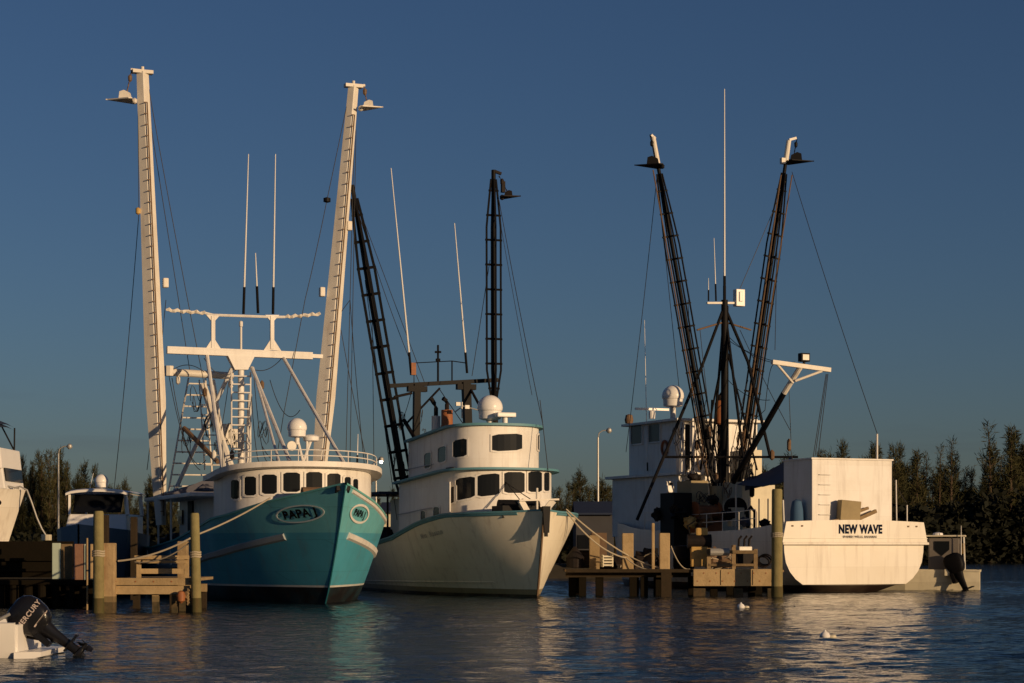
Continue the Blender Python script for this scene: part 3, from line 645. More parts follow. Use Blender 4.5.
# ------------------------------------------------------------ white trawler, aqua trim
SL = 20.
S = boat_frame((1.0, 79.6, 0), 20, SL)
s_ = empty('fishing_trawler', S.o, S.a, 'white trawler with aqua trim, two storey rounded wheelhouse and black booms, in the middle', 'fishing boat')
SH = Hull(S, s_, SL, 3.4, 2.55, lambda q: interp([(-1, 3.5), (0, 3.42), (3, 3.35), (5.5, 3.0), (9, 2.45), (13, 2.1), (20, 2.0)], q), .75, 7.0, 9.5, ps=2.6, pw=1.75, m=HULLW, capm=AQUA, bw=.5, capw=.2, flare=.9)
MB().path([S.p(0, -SH.rake(v)-.03, v*3.45+.1) for v in [i/10 for i in range(11)]], .05, 6).build('stem_bar', BROWN, s_)
SH.strip(1, 0, 18, lambda q: SH.sheer(q)-.06, .12, .05, AQUA, 'rub_rail'); SH.strip(-1, 0, 18, lambda q: SH.sheer(q)-.06, .12, .05, AQUA, 'rub_rail')
SH.strip(1, 2, 19, lambda q: .62-.01*q, .07, .03, HULLW, 'spray_rail')
fs = hull_text(SH, 1, 4.6, 2.55, slope=-.13)
fm_ = mat('faded_grey_lettering', (.42, .40, .36), .6, dirt=0)
lettering('name_lettering', 'Miss', .30, hull_text(SH, 1, 5.0, 2.50, slope=-.13), fm_, s_, bold=.008)
lettering('name_lettering', 'Rosann', .30, hull_text(SH, 1, 4.0, 2.62, slope=-.13), fm_, s_, bold=.008)
SW = House(S, s_, rings_curve(2.35, 3.1, 1.9, 11.3, e=.8), lambda q: 2.0, lambda q: interp([(3, 5.25), (11.3, 4.85)], q), WHITE, 'lower_wheelhouse')
for w_ in ((456, 475, 479, 501, 476, 497), (477.5, 499, 475, 497, 473, 494.5), (503.5, 524, 472, 493), (527.5, 541.5, 471.5, 492), (543.5, 549, 472.5, 491), (451.5, 456, 487, 504, 486, 501)): SW.window(*w_)
for w_ in ((434, 440, 507, 523), (421.5, 426, 511, 527)): SW.window(*w_)
SU = House(S, s_, rings_curve(2.0, 3.9, 1.7, 11.0, e=.75), lambda q: 4.9, lambda q: interp([(3.9, 7.12), (11, 6.72)], q), WHITE, 'upper_wheelhouse')
for w_ in ((492, 521.5, 434.5, 451.5, 433.5, 450), (453.5, 467, 441, 458, 438, 456), (537, 539.5, 435, 450), (438.5, 446.5, 448, 463, 445.5, 461), (425, 431.5, 454, 469, 452, 467)): SU.window(*w_)
SW.roof(.34, .09, AQUA, 'brow', crown=.04); SU.roof(.2, .10, AQUA, 'roof', crown=.08)
MB().box(S.loc(450, 470, x=2.03), (.08, .9, .22)).build('vent', BLACK, s_)
MB().box(S.loc(446, 505, x=2.40), (.04, 1.1, 1.9)).build('door', WHITE, s_)
radome(s_, S.loc(490, 408, q=6.0), .55, .25)
mb = MB(); mb.box(S.loc(505, 415, q=5.3), (.85, .5, .20)); mb.lathe(S.loc(505, 420, q=5.3), [(.12, -.25), (.12, .2)], 10); mb.build('radar_scanner', CLEAN, s_, bevel=.05)
for px, top, q, r, m in ((436, 424, 9.8, .20, BOOMW), (447, 404, 9.2, .26, RUST)):
    b0 = S.loc(px, 446 if px < 440 else 438, q=q); t0 = S.loc(px, 416 if px < 440 else 410, q=q); b0.z -= .6
    o = MB().lathe(b0, [(r, 0), (r, (t0-b0).z*.55), (r*1.08, (t0-b0).z*.56), (r*1.08, (t0-b0).z*.62), (r, (t0-b0).z*.64), (r*.98, (t0-b0).z)], 16).build('exhaust_stack', m, s_, smooth=True)
    MB().path([t0-V(0, 0, .1), t0+V(0, 0, .35), t0+V(.08, 0, .55), t0+V(.25, .1, .75), t0+V(.3, .1, .8)] if px < 440 else [t0-V(0, 0, .1), t0+V(0, 0, .25), t0+V(.05, 0, .42), t0+V(.2, .05, .5)], .10, 8).build('exhaust_pipe', RUSTY, o, smooth=True)
g2 = lambda px, py, q=11.8: S.loc(px, py, q=q)
mb = MB(); mb.beam(g2(388, 386), g2(498, 380), .16, .18); mb.build('gantry', BLACK, s_)
for a, b, r in (((417, 384), (414, 552), .2), ((466, 382), (473, 470), .24)):
    mb = MB(); p = g2(*b); mb.beam(g2(*a), (p.x, p.y, 1.5), r*1.5, r*1.5, r*1.2, r*1.2); mb.box(g2(a[0], a[1]+5), (.9, .3, .25)); mb.build('gantry_post', BLACK, s_)
for a, b, qa, qb, r in (((440, 388), (405, 425), 11.8, 12.5, .05), ((470, 388), (490, 425), 11.8, 9, .06), ((404, 420), (420, 447), 12.5, 11, .09), ((394, 397), (412, 393), 11.8, 11.8, .06)):
    leg(s_, S, a, b, qa, qb, r, RUSTY)
mb = MB(); mb.tube(g2(438, 384), g2(438, 345), .05); mb.tube(g2(435, 352), g2(441, 352), .05); mb.tube(g2(436, 360), g2(440, 360), .07); mb.build('signal_mast', BLACK, s_)
mb = MB(); mb.path([g2(414, 384), g2(414, 363), g2(452, 361), g2(466, 363)], .025); mb.tube(g2(452, 382), g2(452, 361), .035); mb.build('top_rail', BLACK, s_)
MB().box(g2(413, 369), (.22, .25, .55)).build('junction_box', RUST, s_)
mb = MB(); mb.path([g2(455, 412, 8), g2(463, 406, 8), g2(478, 410, 8)], .03); mb.path([g2(462, 418, 8), g2(462, 402, 8)], .03); mb.box(g2(458, 404, 8), (.2, .1, .16)); mb.box(g2(467, 407, 8), (.2, .1, .16)); mb.build('light_bracket', GALV, s_)
lattice_boom(s_, g2(410, 520), g2(352, 185), 0.13, .10, .38, 12, BLACK, (0, 1, 0), thick=.065)
lattice_boom(s_, g2(494, 400, 11), g2(493.5, 170, 11), 0.13, .10, .34, 9, BLACK, (0, 1, 0), thick=.05)
mb = MB(); p = g2(494, 400, 11); mb.tube((p.x, p.y, 6.4), p, .2); mb.build('boom_foot', RUSTY, s_)
antenna(s_, g2(411, 372), g2(391, 168, 10.5), .045, base=.9); antenna(s_, g2(467, 372), g2(454.5, 223, 10.8), .045, base=.9)
W2 = lambda a, b, qa=11.8, qb=11.8, s=0, r=.016: wire(s_, sag(S.loc(*a, q=qa), S.loc(*b, q=qb), s), r)
W2((499, 200), (543, 425), 11, 4, .2); W2((499, 215), (532, 395), 11, 6, .1, .012); W2((354, 195), (425, 384)); W2((353, 195), (420, 384), 12, 12, .4); W2((371, 250), (395, 384)); W2((490, 260), (472, 376), 11, 12)
W2((440, 390), (520, 500), 11.8, 1.5, .1, .02); W2((445, 430), (540, 505), 9, 0, .2, .02); W2((365, 280), (397, 520), 12, 13); W2((372, 300), (374, 470), 12, 16); W2((540, 400), (548, 470), 4, 3); W2((413, 385), (395, 430), 12, 14, .4)
mb = MB(); mb.beam(g2(395, 470), (g2(410, 470)), .1, .1); mb.build('deck_frame', RUSTY, s_)
MB().box(S.p(.3, 14.5, 4.5), (5.4, 4.6, .12)).build('deck_awning', NAVY, s_)
for x in (2.5, -2.3):
    for q in (12.6, 16.5): MB().tube(S.p(x, q, 1.4), S.p(x, q, 4.5), .05).build('awning_post', RUSTY, s_)
MB().box(S.p(.2, 13.4, 2.9), (3.4, 1.5, 2.7)).build('deck_locker', CREAM, s_)
mb = MB(); mb.box(S.p(1.8, 15.5, 2.3), (.9, 2.2, 1.2)); mb.tube(S.p(.6, 15.5, 2.5), S.p(2.4, 15.5, 2.5), .5, n=14); mb.build('winch', RUSTY, s_)
# bow: anchor on its roller, bow pulpit pieces
mb = MB(); a0 = S.p(0, -.85, 3.35); mb.beam(a0+V(0, -.3, .2), a0+V(0, .12, .2), .22, .16); mb.prism([a0+V(-.16, .12, .3), a0+V(.16, .12, .3), a0+V(.10, .14, -.75), a0+V(-.10, .14, -.75)], (0, .12, 0)); mb.beam(a0+V(0, .15, .25), a0+V(0, .15, -.9), .12, .12)
mb.build('anchor', BLACK, s_)
mb = MB(); mb.beam(S.p(-.9, -.1, 3.95), S.p(.8, -.1, 3.9), .07, .07); mb.beam(S.p(-.7, .0, 3.9), S.p(-.2, .1, 3.3), .12, .25); mb.beam(S.p(.7, .0, 3.9), S.p(.3, .1, 3.3), .12, .25); mb.tube(S.p(0, 0, 3.3), S.p(0, 0, 4.4), .05); mb.build('bow_bitts', BOOMW, s_)
mb = MB(); mb.box(S.p(.5, 1.1, 3.45), (1.6, 1.3, .5)); mb.tube(S.p(-.5, 1.2, 3.7), S.p(1.2, 1.2, 3.7), .26, n=12); mb.build('windlass', BLACK, s_)
tw = S.world(g2(499, 176, 11)); c3 = at(509, 197, tw.y); paravane(c3, tw, .75, RUSTY, 'rusty stabilizer fish at the top of the upright black boom of the white trawler', dark=True)
a = g2(494, 171, 11); MB().beam(a, S.Ri @ (tw+V(.1, 0, .1)-S.o), .14, .12).build('tip_arm', RUSTY, s_)
MB().box(g2(503, 187, 11), (.16, .2, .5)).build('block', RUSTY, s_)

# working gear on the two trawlers: net bundles, coils, blocks, fenders
for k, (x, q, z, r) in enumerate(((2.6, 8.2, 4.3, .35), (-1.2, 8.9, 4.35, .5), (.6, 12.2, 4.35, .55), (1.9, 17.5, 2.2, .7), (-1.5, 18.5, 2.2, .8))):
    lump(MB(), T.p(x, q, z), (r, r*1.3, r*.6), k+.3).build('net_bundle', RUSTY if k % 2 else TARP, t_, smooth=True)
for k, (px, py, q) in enumerate(((196, 400, 14.5), (208, 430, 14), (218, 452, 13.5), (262, 430, 12), (230, 440, 14), (186, 440, 15))):
    tangle(MB(), T.loc(px, py, q=q), (.28, .2, .7), k+5, 3, .016).build('hanging_line', CABLE, t_)
for k, (px, py, q) in enumerate(((205, 392, 14), (231, 384, 13.4), (262, 385, 13.3), (178, 380, 15), (222, 470, 8), (214, 455, 10), (232, 455, 8))):
    MB().lathe(T.loc(px, py, q=q), [(.02, -.2), (.09, -.13), (.10, .1), (.02, .2)], 8).build('block', BOOMW if k % 2 else BROWN, t_, smooth=True)
for k, (px, py, q) in enumerate(((402, 430, 12.5), (396, 460, 13), (405, 480, 13), (424, 440, 12), (418, 410, 12))):
    tangle(MB(), S.loc(px, py, q=q), (.2, .2, .8), k+25, 3, .016).build('hanging_line', CABLE, s_)
for k, (x, q, z, r) in enumerate(((.9, 13.0, 2.6, .7), (1.9, 14.2, 2.4, .6), (2.2, 16.5, 2.3, .6))):
    lump(MB(), S.p(x, q, z), (r, r*1.2, r*.8), k+9.3).build('net_bundle', RUSTY, s_, smooth=True)
mb = MB(); mb.path([S.p(2.42, 6.2, 3.7), S.p(2.5, 7.6, 3.65), S.p(2.5, 9.4, 3.55), S.p(2.45, 11.2, 3.5)], .022); mb.path([S.p(2.1, 7, 5.6), S.p(2.15, 9, 5.55), S.p(2.1, 11, 5.5)], .02); mb.build('hand_rail', GALV, s_)
# ------------------------------------------------------------ big white trawler seen from astern
NL = 22.5
na = R(24); NF = Vector((-math.sin(na), math.cos(na), 0))
N_ = Frame(Vector((wx(855, 89.5), 89.5, 0))+NF*NL/2, na, -NL/2, 1)
n_ = empty('fishing_trawler', N_.o, na, 'white trawler seen from astern with NEW WAVE on its broad transom and black mast', 'fishing boat')
# transom half profile (x, z) measured on the photograph
def mz(py): return CH+(HY-py)/F*89.5
HWN = 3.82
prof = [(0, -.5), (1.3, -.35), (2.35, -.05), (2.75, .1), (3.12, .62), (3.42, .95), (3.62, 1.35), (3.70, 1.8), (3.72, 2.18), (3.74, 2.7), (3.72, 3.14)]
def nsheer(q): return interp([(0, 3.14), (3, 2.85), (8, 2.75), (14, 2.95), (20, 3.4), (25, 4.3)], q)
def nrow(q, k=1, inset=0):
    lift = .36 if q == 0 else (.2 if q == 1 else 0)
    q = q*NL/25 if q > 18 else q; d = NL-q; f = 1-(1-min(1, max(0, d)/11))**2.0; row = []
    for x, z in prof:
        if z < .5: z = (min(.37, z+.9) if q == 0 else min(.32, z+lift))
        v = max(0, z)/3.14; zz = z+(nsheer(q)-3.14)*v**1.5
        fw = f*(.55+.45*v) + (1-(.55+.45*v))*(1 if d > 11 else f**.7)*1.0
        qq = q+(1.6*v if q > 18 else 0)*(q-18)/4.5
        row.append(N_.p(k*max(0, x*min(1, fw)-inset), qq, zz))
    return row
qs = [0, 1, 2, 4, 6, 8, 10, 12, 14, 16, 18, 20, 21, 22, 23, 24, 24.5, 25]
mb = MB()
for k in (1, -1): mb.grid([nrow(q, k) for q in qs])
mb.grid([nrow(0, 1), nrow(0, -1)])
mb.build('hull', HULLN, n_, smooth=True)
mb = MB()
for k in (1, -1): mb.grid([[nrow(q, k)[-1] for q in qs], [nrow(q, k, .12)[-1] for q in qs], [nrow(q, k, .12)[-1]-V(0, 0, .9) for q in qs]])
mb.grid([[nrow(q, 1, .1)[-1]-V(0, 0, .9) for q in qs], [nrow(q, -1, .1)[-1]-V(0, 0, .9) for q in qs]]); mb.box(N_.p(0, .12, 2.7), (7.3, .1, .9))
mb.build('deck', DECK, n_)
# raised transom panel with its ledge
def zc(x): return 3.16+.10*(1-(x/3.8)**2)
top = [N_.p(x, -.10, zc(x)) for x in [3.66-7.32*i/20 for i in range(21)]]
mb = MB(); up = top; lo = [N_.p(v.x*3.86/3.66, -.10, 2.24) for v in top]
upb = [v+V(0, .22, 0) for v in up]; lob = [v+V(0, .16, 0) for v in lo]; mb.grid([lob, lo, up, upb, lob]); mb.add([lo[0], up[0], upb[0], lob[0], lo[-1], up[-1], upb[-1], lob[-1]], [(0, 1, 2, 3), (4, 5, 6, 7)]); mb.build('transom_panel', HULLN, n_)
MB().box(N_.p(0, -.10, 2.2), (7.78, .2, .12)).build('rub_rail', HULLN, n_, bevel=.03)
MB().box(N_.p(0, -.118, 2.43), (7.7, .02, .03)).build('trim_line', GALV, n_)
for x in (-3.35, -2.85, 2.8, 3.25): MB().box(N_.p(x, -.11, 2.98), (.09, .04, .07)).build('scupper', BROWN, n_)
ft = lambda u, v, off=0.: N_.p(u+.22, -.115-off, 2.83+v)
lettering('name_lettering', 'NEW WAVE', .53, ft, LETN, n_, bold=.055, sx=.76)
lettering('port_lettering', 'SPANISH WELLS, BAHAMAS', .14, lambda u, v, off=0.: N_.p(u+.18, -.115-off, 2.50+v), LETG, n_, bold=.010, sx=.98)
# tall white deck box at the stern
bx0 = N_.loc(812, 459, q=.7); bx1 = N_.loc(892, 459, q=.7)
xa, xb = bx0.x, bx1.x; zt = bx0.z
mb = MB(); mb.box(N_.p((xa+xb)/2, .7+1.2, (2.0+zt)/2), (xb-xa, 2.4, zt-2.0)); hb_ = mb.build('deck_box', WHITE, n_, bevel=.03)
mb = MB(); mb.box(N_.p((xa+xb)/2, .7+1.2, zt+.03), (xb-xa+.1, 2.5, .07)); mb.build('lid', WHITE, hb_)
for i in range(5):
    z = 3.5+i*.45; mb = MB(); mb.path([N_.p(xa+.35, .7, z), N_.p(xa+.35, .63, z), N_.p(xa+.95, .63, z), N_.p(xa+.95, .7, z)], .014); mb.build('step', WHITE, hb_)
p = N_.loc(877, 458, q=1); mb = MB(); mb.tube(N_.p(p.x, 1, zt), N_.loc(877, 434, q=1), .05); mb.build('stay_post', WHITE, n_)
# wooden hatch leaning over the stern rail with two boards
def on_stern(px, py, q): return N_.loc(px, py, q=q)
mb = MB(); a = on_stern(849, 520, .28); mb.box(N_.p(a.x, .30, 3.68), (.95, .45, .9), M=Matrix.Rotation(R(-8), 3, 'Z') @ Matrix.Rotation(R(5), 3, 'Y')); o = mb.build('wooden_box', OLIVE, None)
o.location = N_.o; o.rotation_euler.z = na; tag(o, 'brown wooden box standing on the stern rail above the name', 'box')
mb = MB(); mb.beam(on_stern(833, 521, .25), on_stern(846, 519, .3), .12, .12); mb.beam(on_stern(856, 520, .35), on_stern(876, 511, .45), .12, .16); mb.beam(on_stern(857, 512, .4), on_stern(868, 508, .5), .12, .12)
o = mb.build('timber_offcuts', WOOD, None); o.location = N_.o; o.rotation_euler.z = na; tag(o, 'short timber boards lying across the stern rail beside the wooden box', 'boards')
# wheelhouse: side (port) in shade, after face lit
def nbox(q0, q1, x0, x1, z0, z1, m, name, parent=None, bevel=.02):
    return MB().box(N_.p((x0+x1)/2, (q0+q1)/2, (z0+z1)/2), (x1-x0, q1-q0, z1-z0)).build(name, m, parent or n_, bevel=bevel)
QW = 14.5
ul_ = N_.loc(676, 421, q=QW); ur_ = N_.loc(757, 421, q=QW); zt = ul_.z; zm = N_.loc(676, 474, q=QW).z
ql = N_.loc(629, 421, x=ul_.x).y+NL/2
nbox(QW, ql, ul_.x, ur_.x, zm, zt, WHITE, 'upper_wheelhouse')
nbox(QW-.5, ql+.35, ul_.x-.3, ur_.x+.3, zt, zt+.13, WHITE, 'roof')
print('NW wheelhouse', ul_.x, ur_.x, zt, zm, ql)
x0 = ul_.x
nbox(QW-1.2, ql+.9, x0-.55, ur_.x+.3, 2.6, zm-.1, WHITE, 'lower_wheelhouse')
nbox(QW-1.5, ql+1.3, x0-.8, ur_.x+.5, zm-.1, zm+.05, WHITE, 'brow')
def nwin(px0, px1, y0, y1, x=None, q=None, m=GLASS2, name='window', fm=WHITE):
    if x is not None:
        a = N_.loc(px0, y1, x=x); b = N_.loc(px1, y0, x=x); c = (a+b)/2; f = MB(); w_, h_ = abs(a.y-b.y), b.z-a.z
        for dy, dz, sy, sz in ((0, h_/2, w_+.12, .07), (0, -h_/2, w_+.12, .07), (w_/2, 0, .07, h_-.07), (-w_/2, 0, .07, h_-.07)): f.box(c+V(-.03, dy, dz), (.08, sy, sz))
        o = f.build(name, fm, n_); MB().box(c+V(-.012, 0, 0), (.03, w_, h_)).build('pane', m, o)
    else:
        a = N_.loc(px0, y1, q=q); b = N_.loc(px1, y0, q=q); c = (a+b)/2; f = MB(); w_, h_ = abs(a.x-b.x), b.z-a.z
        for dx, dz, sx, sz in ((0, h_/2, w_+.12, .07), (0, -h_/2, w_+.12, .07), (w_/2, 0, .07, h_-.07), (-w_/2, 0, .07, h_-.07)): f.box(c+V(dx, -.03, dz), (sx, .08, sz))
        o = f.build(name, fm, n_); MB().box(c+V(0, -.012, 0), (w_, .03, h_)).build('pane', m, o)
    return o
nwin(631.5, 643, 424, 445, x=x0); nwin(649, 661, 423, 443, x=x0)
# after face: posts, doorway and lockers
nwin(684, 690, 424, 470, q=QW, m=BLACK, name='door'); nwin(699, 707, 424, 445, q=QW); nwin(748, 756, 420, 440, q=QW)
nwin(667, 673, 482, 494, q=QW-1.2, m=GLASS2)
nwin(753, 762, 500, 508, q=QW-1.2, m=BROWN, name='locker_door')
MB().box(N_.loc(670, 489, q=QW-1.32), (.36, .2, .36)).build('air_conditioner', CLEAN, n_, bevel=.03)
mb = MB(); c = N_.loc(664.5, 448, x=x0-.07)
for i in range(24):
    a, b = 2*math.pi*i/24, 2*math.pi*(i+1)/24; mb.tube(c+V(0, .3*math.cos(a), .36*math.sin(a)), c+V(0, .3*math.cos(b), .36*math.sin(b)), .07, n=6)
mb.build('life_ring', RUST, n_)
for px in (682, 693, 710, 752): 
    c = N_.loc(px, 438, q=QW-.45); MB().box((c.x, c.y, (zm+zt)/2), (.14, .14, zt-zm-.1)).build('roof_post', WHITE, n_)
# engine casing / after house lit at right of the mast
nbox(9.0, 12.8, N_.loc(742, 500, q=9).x, N_.loc(775, 500, q=9).x, 2.3, N_.loc(760, 482, q=9).z, CREAM, 'deck_house')
nbox(11, 13, N_.loc(750, 500, q=11).x, N_.loc(762, 500, q=11).x, 5.5, N_.loc(760, 450, q=11).z, CREAM, 'funnel_casing')
radome(n_, N_.loc(673, 396.5, q=QW+.5), .58, .6)
mb = MB(); c = N_.loc(652, 413, q=QW+3); mb.lathe(c, [(.16, -.3), (.18, .0), (.14, .12)], 12); mb.beam(c+V(-1.0, 0, .2), c+V(1.0, .0, .2), .09, .12); mb.build('radar_scanner', CLEAN, n_)
mb = MB(); mb.lathe(N_.loc(629, 417, x=x0+.3)+V(0, 0, -.35), [(.2, 0), (.24, .2), (.18, .45), (.05, .5)], 12); mb.build('searchlight', BROWN, n_)
antenna(n_, N_.loc(647.5, 470, x=x0-.15), N_.loc(644.5, 320, x=x0-.15), .03, base=.4)
# mast cluster
QM = 11.
g3 = lambda px, py, q=QM: N_.loc(px, py, q=q)
mb = MB(); b0 = g3(725, 540); mb.tube((b0.x, b0.y, 2.0), g3(724.5, 300), .24, .17, 12); mb.tube(g3(724.5, 300), g3(724.5, 286), .08); mb.build('mast', BLACK, n_, smooth=True)
mb = MB(); mb.tube(g3(722, 306), g3(722, 540), .03); mb.tube(g3(728, 306), g3(728, 540), .03)
for i in range(24): mb.tube(g3(722, 320+i*9), g3(728, 320+i*9), .02, n=5)
mb.build('mast_ladder', RUSTY, n_)
antenna(n_, g3(724.5, 288), g3(724.5, 89), .055, base=.6); antenna(n_, g3(716, 300), g3(714, 238), .035, base=.8); antenna(n_, g3(708.5, 300), g3(708.5, 278), .03, base=.5)
mb = MB(); mb.beam(g3(707, 303), g3(741, 303), .1, .1); mb.build('mast_crossarm', BOOMW, n_)
mb = MB(); mb.box(g3(739, 298), (.5, .35, .85)); mb.box(g3(739, 297)+V(0, -.2, 0), (.2, .08, .5)); mb.build('loudhailer_box', CLEAN, n_, bevel=.03)
for a, b, qa, qb, r in (((723, 310), (702, 366), 11, 11, .08), ((724, 316), (711, 470), 11, 12.5, .07), ((726, 310), (748, 362), 11, 10.5, .08), ((726, 318), (745, 470), 11, 9, .07), ((702, 366), (637, 520), 11, 11, .085), ((748, 362), (770, 456), 10.5, 9, .08), ((697, 330), (724, 322), 11, 11, .045), ((725, 322), (751, 330), 11, 11, .045), ((665, 457), (798, 457), 11, 8, .06), ((722, 360), (700, 470), 11, 12, .05), ((727, 350), (757, 470), 11, 9, .05), ((709, 470), (712, 400), 11, 12, .05)):
    leg(n_, N_, a, b, qa, qb, r, BLACK if r > .046 else BROWN, 'mast_brace')
lattice_boom(n_, g3(717, 500), g3(657, 160), .12, .09, .42, 14, BLACK, (0, 1, 0), thick=.045, cap=1.15, capm=BOOMW)
lattice_boom(n_, g3(737, 500), g3(786, 160), .12, .09, .42, 14, BLACK, (0, 1, 0), thick=.045, cap=1.0, capm=BOOMW)
# pale flanking rods of the booms
for a, b in (((712, 500), (653, 170)), ((741, 460), (781, 175)), ((745, 470), (792, 175))): leg(n_, N_, a, b, 10.7, 10.7, .035, BROWN, 'boom_rod', 5)
o = MB().lathe(g3(720, 413, 12), [(.16, -.6), (.26, -.52), (.27, .5), (.18, .62)], 14).build('exhaust_muffler', RUST, n_, smooth=True)
MB().tube(g3(720, 425, 12), g3(720, 510, 12), .14).build('exhaust_pipe', RUSTY, o); MB().path([g3(720, 404, 12), g3(720, 396, 12), g3(723, 392, 12), g3(727, 392, 12)], .1, 8).build('exhaust_pipe', RUSTY, o)
# stern derrick with pale T head, flood light, tackle
a = N_.loc(733, 482, q=9); b = N_.loc(784, 393, q=5); c = N_.loc(801, 366, q=4)
o = MB().tube(a, b, .16, .14, 10).build('derrick_boom', BLACK, n_)
MB().tube(b, c, .14, .13, 10).build('boom_head', BOOMW, o)
mb = MB(); t0 = N_.loc(772, 362, q=4); t1 = N_.loc(830, 370, q=4); mb.beam(t0, t1, .2, .2); mb.tube(N_.loc(777, 364, q=4), N_.loc(793, 383, q=4.2), .06); mb.tube(N_.loc(822, 371, q=4), N_.loc(795, 381, q=4.2), .06); mb.build('boom_spreader', BOOMW, o)
mb = MB(); mb.box(N_.loc(804, 357.5, q=4), (.48, .32, .40)); mb.box(N_.loc(804, 363, q=4), (.1, .1, .2)); f_ = mb.build('flood_light', BLACK, n_, bevel=.03)
MB().box(N_.loc(804, 357.5, q=4)+V(0, -.17, 0), (.34, .02, .26)).build('lens', GALV, f_)
for a, b, qa, qb, s in (((827, 374), (815, 456), 4, 3, 0), ((828, 374), (818, 456), 4, 3, 0), ((826, 374), (813, 458), 4, 3, 0), ((789, 390), (791, 440), 5, 5, 0), ((789, 440), (793, 462), 5, 5, 0), ((728, 340), (800, 364), 11, 4, .3), ((728, 336), (795, 362), 11, 4, .5), ((773, 365), (765, 410), 4, 6, -.5), ((765, 410), (735, 425), 6, 10, .2),
    ((657, 176), (626, 452), 11, 18, .35), ((660, 200), (681, 405), 11, 16, .2), ((786, 180), (735, 300), 11, 11, .05), ((792, 172), (878, 436), 11, 1, .2), ((777, 250), (775, 350), 11, 8, 0), ((700, 330), (716, 470), 11, 9, .2), ((748, 380), (728, 470), 11, 9, -.2), ((728, 380), (770, 400), 10, 7, .3), ((706, 400), (690, 455), 11, 13, .4), ((688, 300), (697, 468), 11, 13, .2), ((740, 330), (790, 430), 11, 7, .1)):
    wire(n_, sag(N_.loc(*a, q=qa), N_.loc(*b, q=qb), s), .017)
mb = MB(); c = N_.loc(789, 445, q=5); mb.lathe(c, [(.03, -.3), (.1, -.2), (.1, .2), (.03, .3)], 8); mb.build('block', BROWN, n_)
# tarpaulin awning over the work deck
A = [N_.loc(733, 490, q=9), N_.loc(735, 481, q=6), N_.loc(795, 459, q=4.0), N_.loc(793, 457, q=8)]
mb = MB(); rows = []
p0, p1, p2, p3 = N_.loc(736, 484, q=5.2), N_.loc(790, 480, q=3.4), N_.loc(792, 456, q=6), N_.loc(745, 478, q=9)
for i in range(9):
    t = i/8; a = p0.lerp(p1, t); b = p3.lerp(p2, t); sg = -.18*math.sin(math.pi*t); rows.append([a.lerp(b, k/6)+V(0, 0, sg-.12*math.sin(math.pi*k/6)+.03*math.sin(7*k+3*i)) for k in range(7)])
mb.grid(rows); mb.grid([[v-V(0, 0, .03) for v in r_] for r_ in rows]); mb.build('tarpaulin_awning', TARP, n_, smooth=True)
for c in (p0, p1): MB().tube((c.x, c.y, 1.9), c, .04).build('awning_post', GALV, n_)
# work deck gear (parts bolted down)
nbox(8.5, 9.9, N_.loc(686, 500, q=9).x, N_.loc(703, 500, q=9).x, 2.0, N_.loc(695, 481, q=9).z, OLIVE, 'deck_tank')
nbox(8.4, 9.8, N_.loc(668, 500, q=9).x, N_.loc(686, 500, q=9).x, 2.0, N_.loc(675, 493, q=9).z, BLACK, 'winch_housing')
mb = MB(); c = N_.loc(716, 500, q=8.6); mb.tube((c.x, c.y, 1.9), (c.x, c.y, 5.0), .3, n=14); mb.build('capstan_post', OLIVE, n_)
mb = MB(); c = N_.loc(740, 512, q=7.5); mb.tube(c+V(-.1, 0, .2), c+V(-.1, .5, .2), .5, n=18); mb.build('net_drum', BLACK, n_)
mb = MB(); mb.box(N_.loc(736, 517, q=7), (.7, .4, .9)); mb.build('control_box', CREAM, n_, bevel=.03)
mb = MB(); mb.path([N_.loc(748, 528, q=6), N_.loc(747, 512, q=6), N_.loc(751, 507, q=6), N_.loc(755, 512, q=6), N_.loc(755, 528, q=6)], .09, 8); mb.build('hose_loop', BLACK, n_, smooth=True)
mb = MB(); mb.tube(N_.loc(784, 528, q=1.6), N_.loc(783, 500, q=1.6), .04); mb.build('rail_post', WHITE, n_)
mb = MB(); c = N_.loc(797, 510, x=xa-.35); mb.lathe((c.x, c.y, 2.2), [(.3, 0), (.34, .5), (.3, 1.5), (.22, 1.9), (.05, 2.0)], 12); mb.build('covered_gear', BLUEC, n_, smooth=True)
for q, px in ((1, 897), (1.4, 907)):
    mb = MB(); c = N_.loc(px, 520, q=q); mb.tube((c.x, c.y, 2.2), N_.loc(px-(1 if q == 1 else 0), 480 if q == 1 else 505, q=q), .03); mb.build('rod_stanchion', WHITE, n_)
wire(n_, sag(N_.loc(893, 478, q=1), N_.loc(907, 503, q=1.4), .1), .02)
tl = N_.world(g3(651, 137)); tr = N_.world(g3(796, 140))
paravane(at(652, 166, tl.y-.3), tl+V(-.05, 0, .1), 1.2, BLACK, 'black stabilizer fish at the tip of the left boom of the NEW WAVE', flip=-1, dark=True)
paravane(at(797, 162, tr.y-.3), tr+V(.05, 0, .05), 1.2, BLACK, 'black stabilizer fish at the tip of the right boom of the NEW WAVE', dark=True)
for a, c in ((g3(655, 139), tl), (g3(789, 140), tr)):
    MB().beam(a, N_.Ri @ (c+V(0, 0, .1)-N_.o), .12, .12).build('tip_arm', BOOMW, n_)

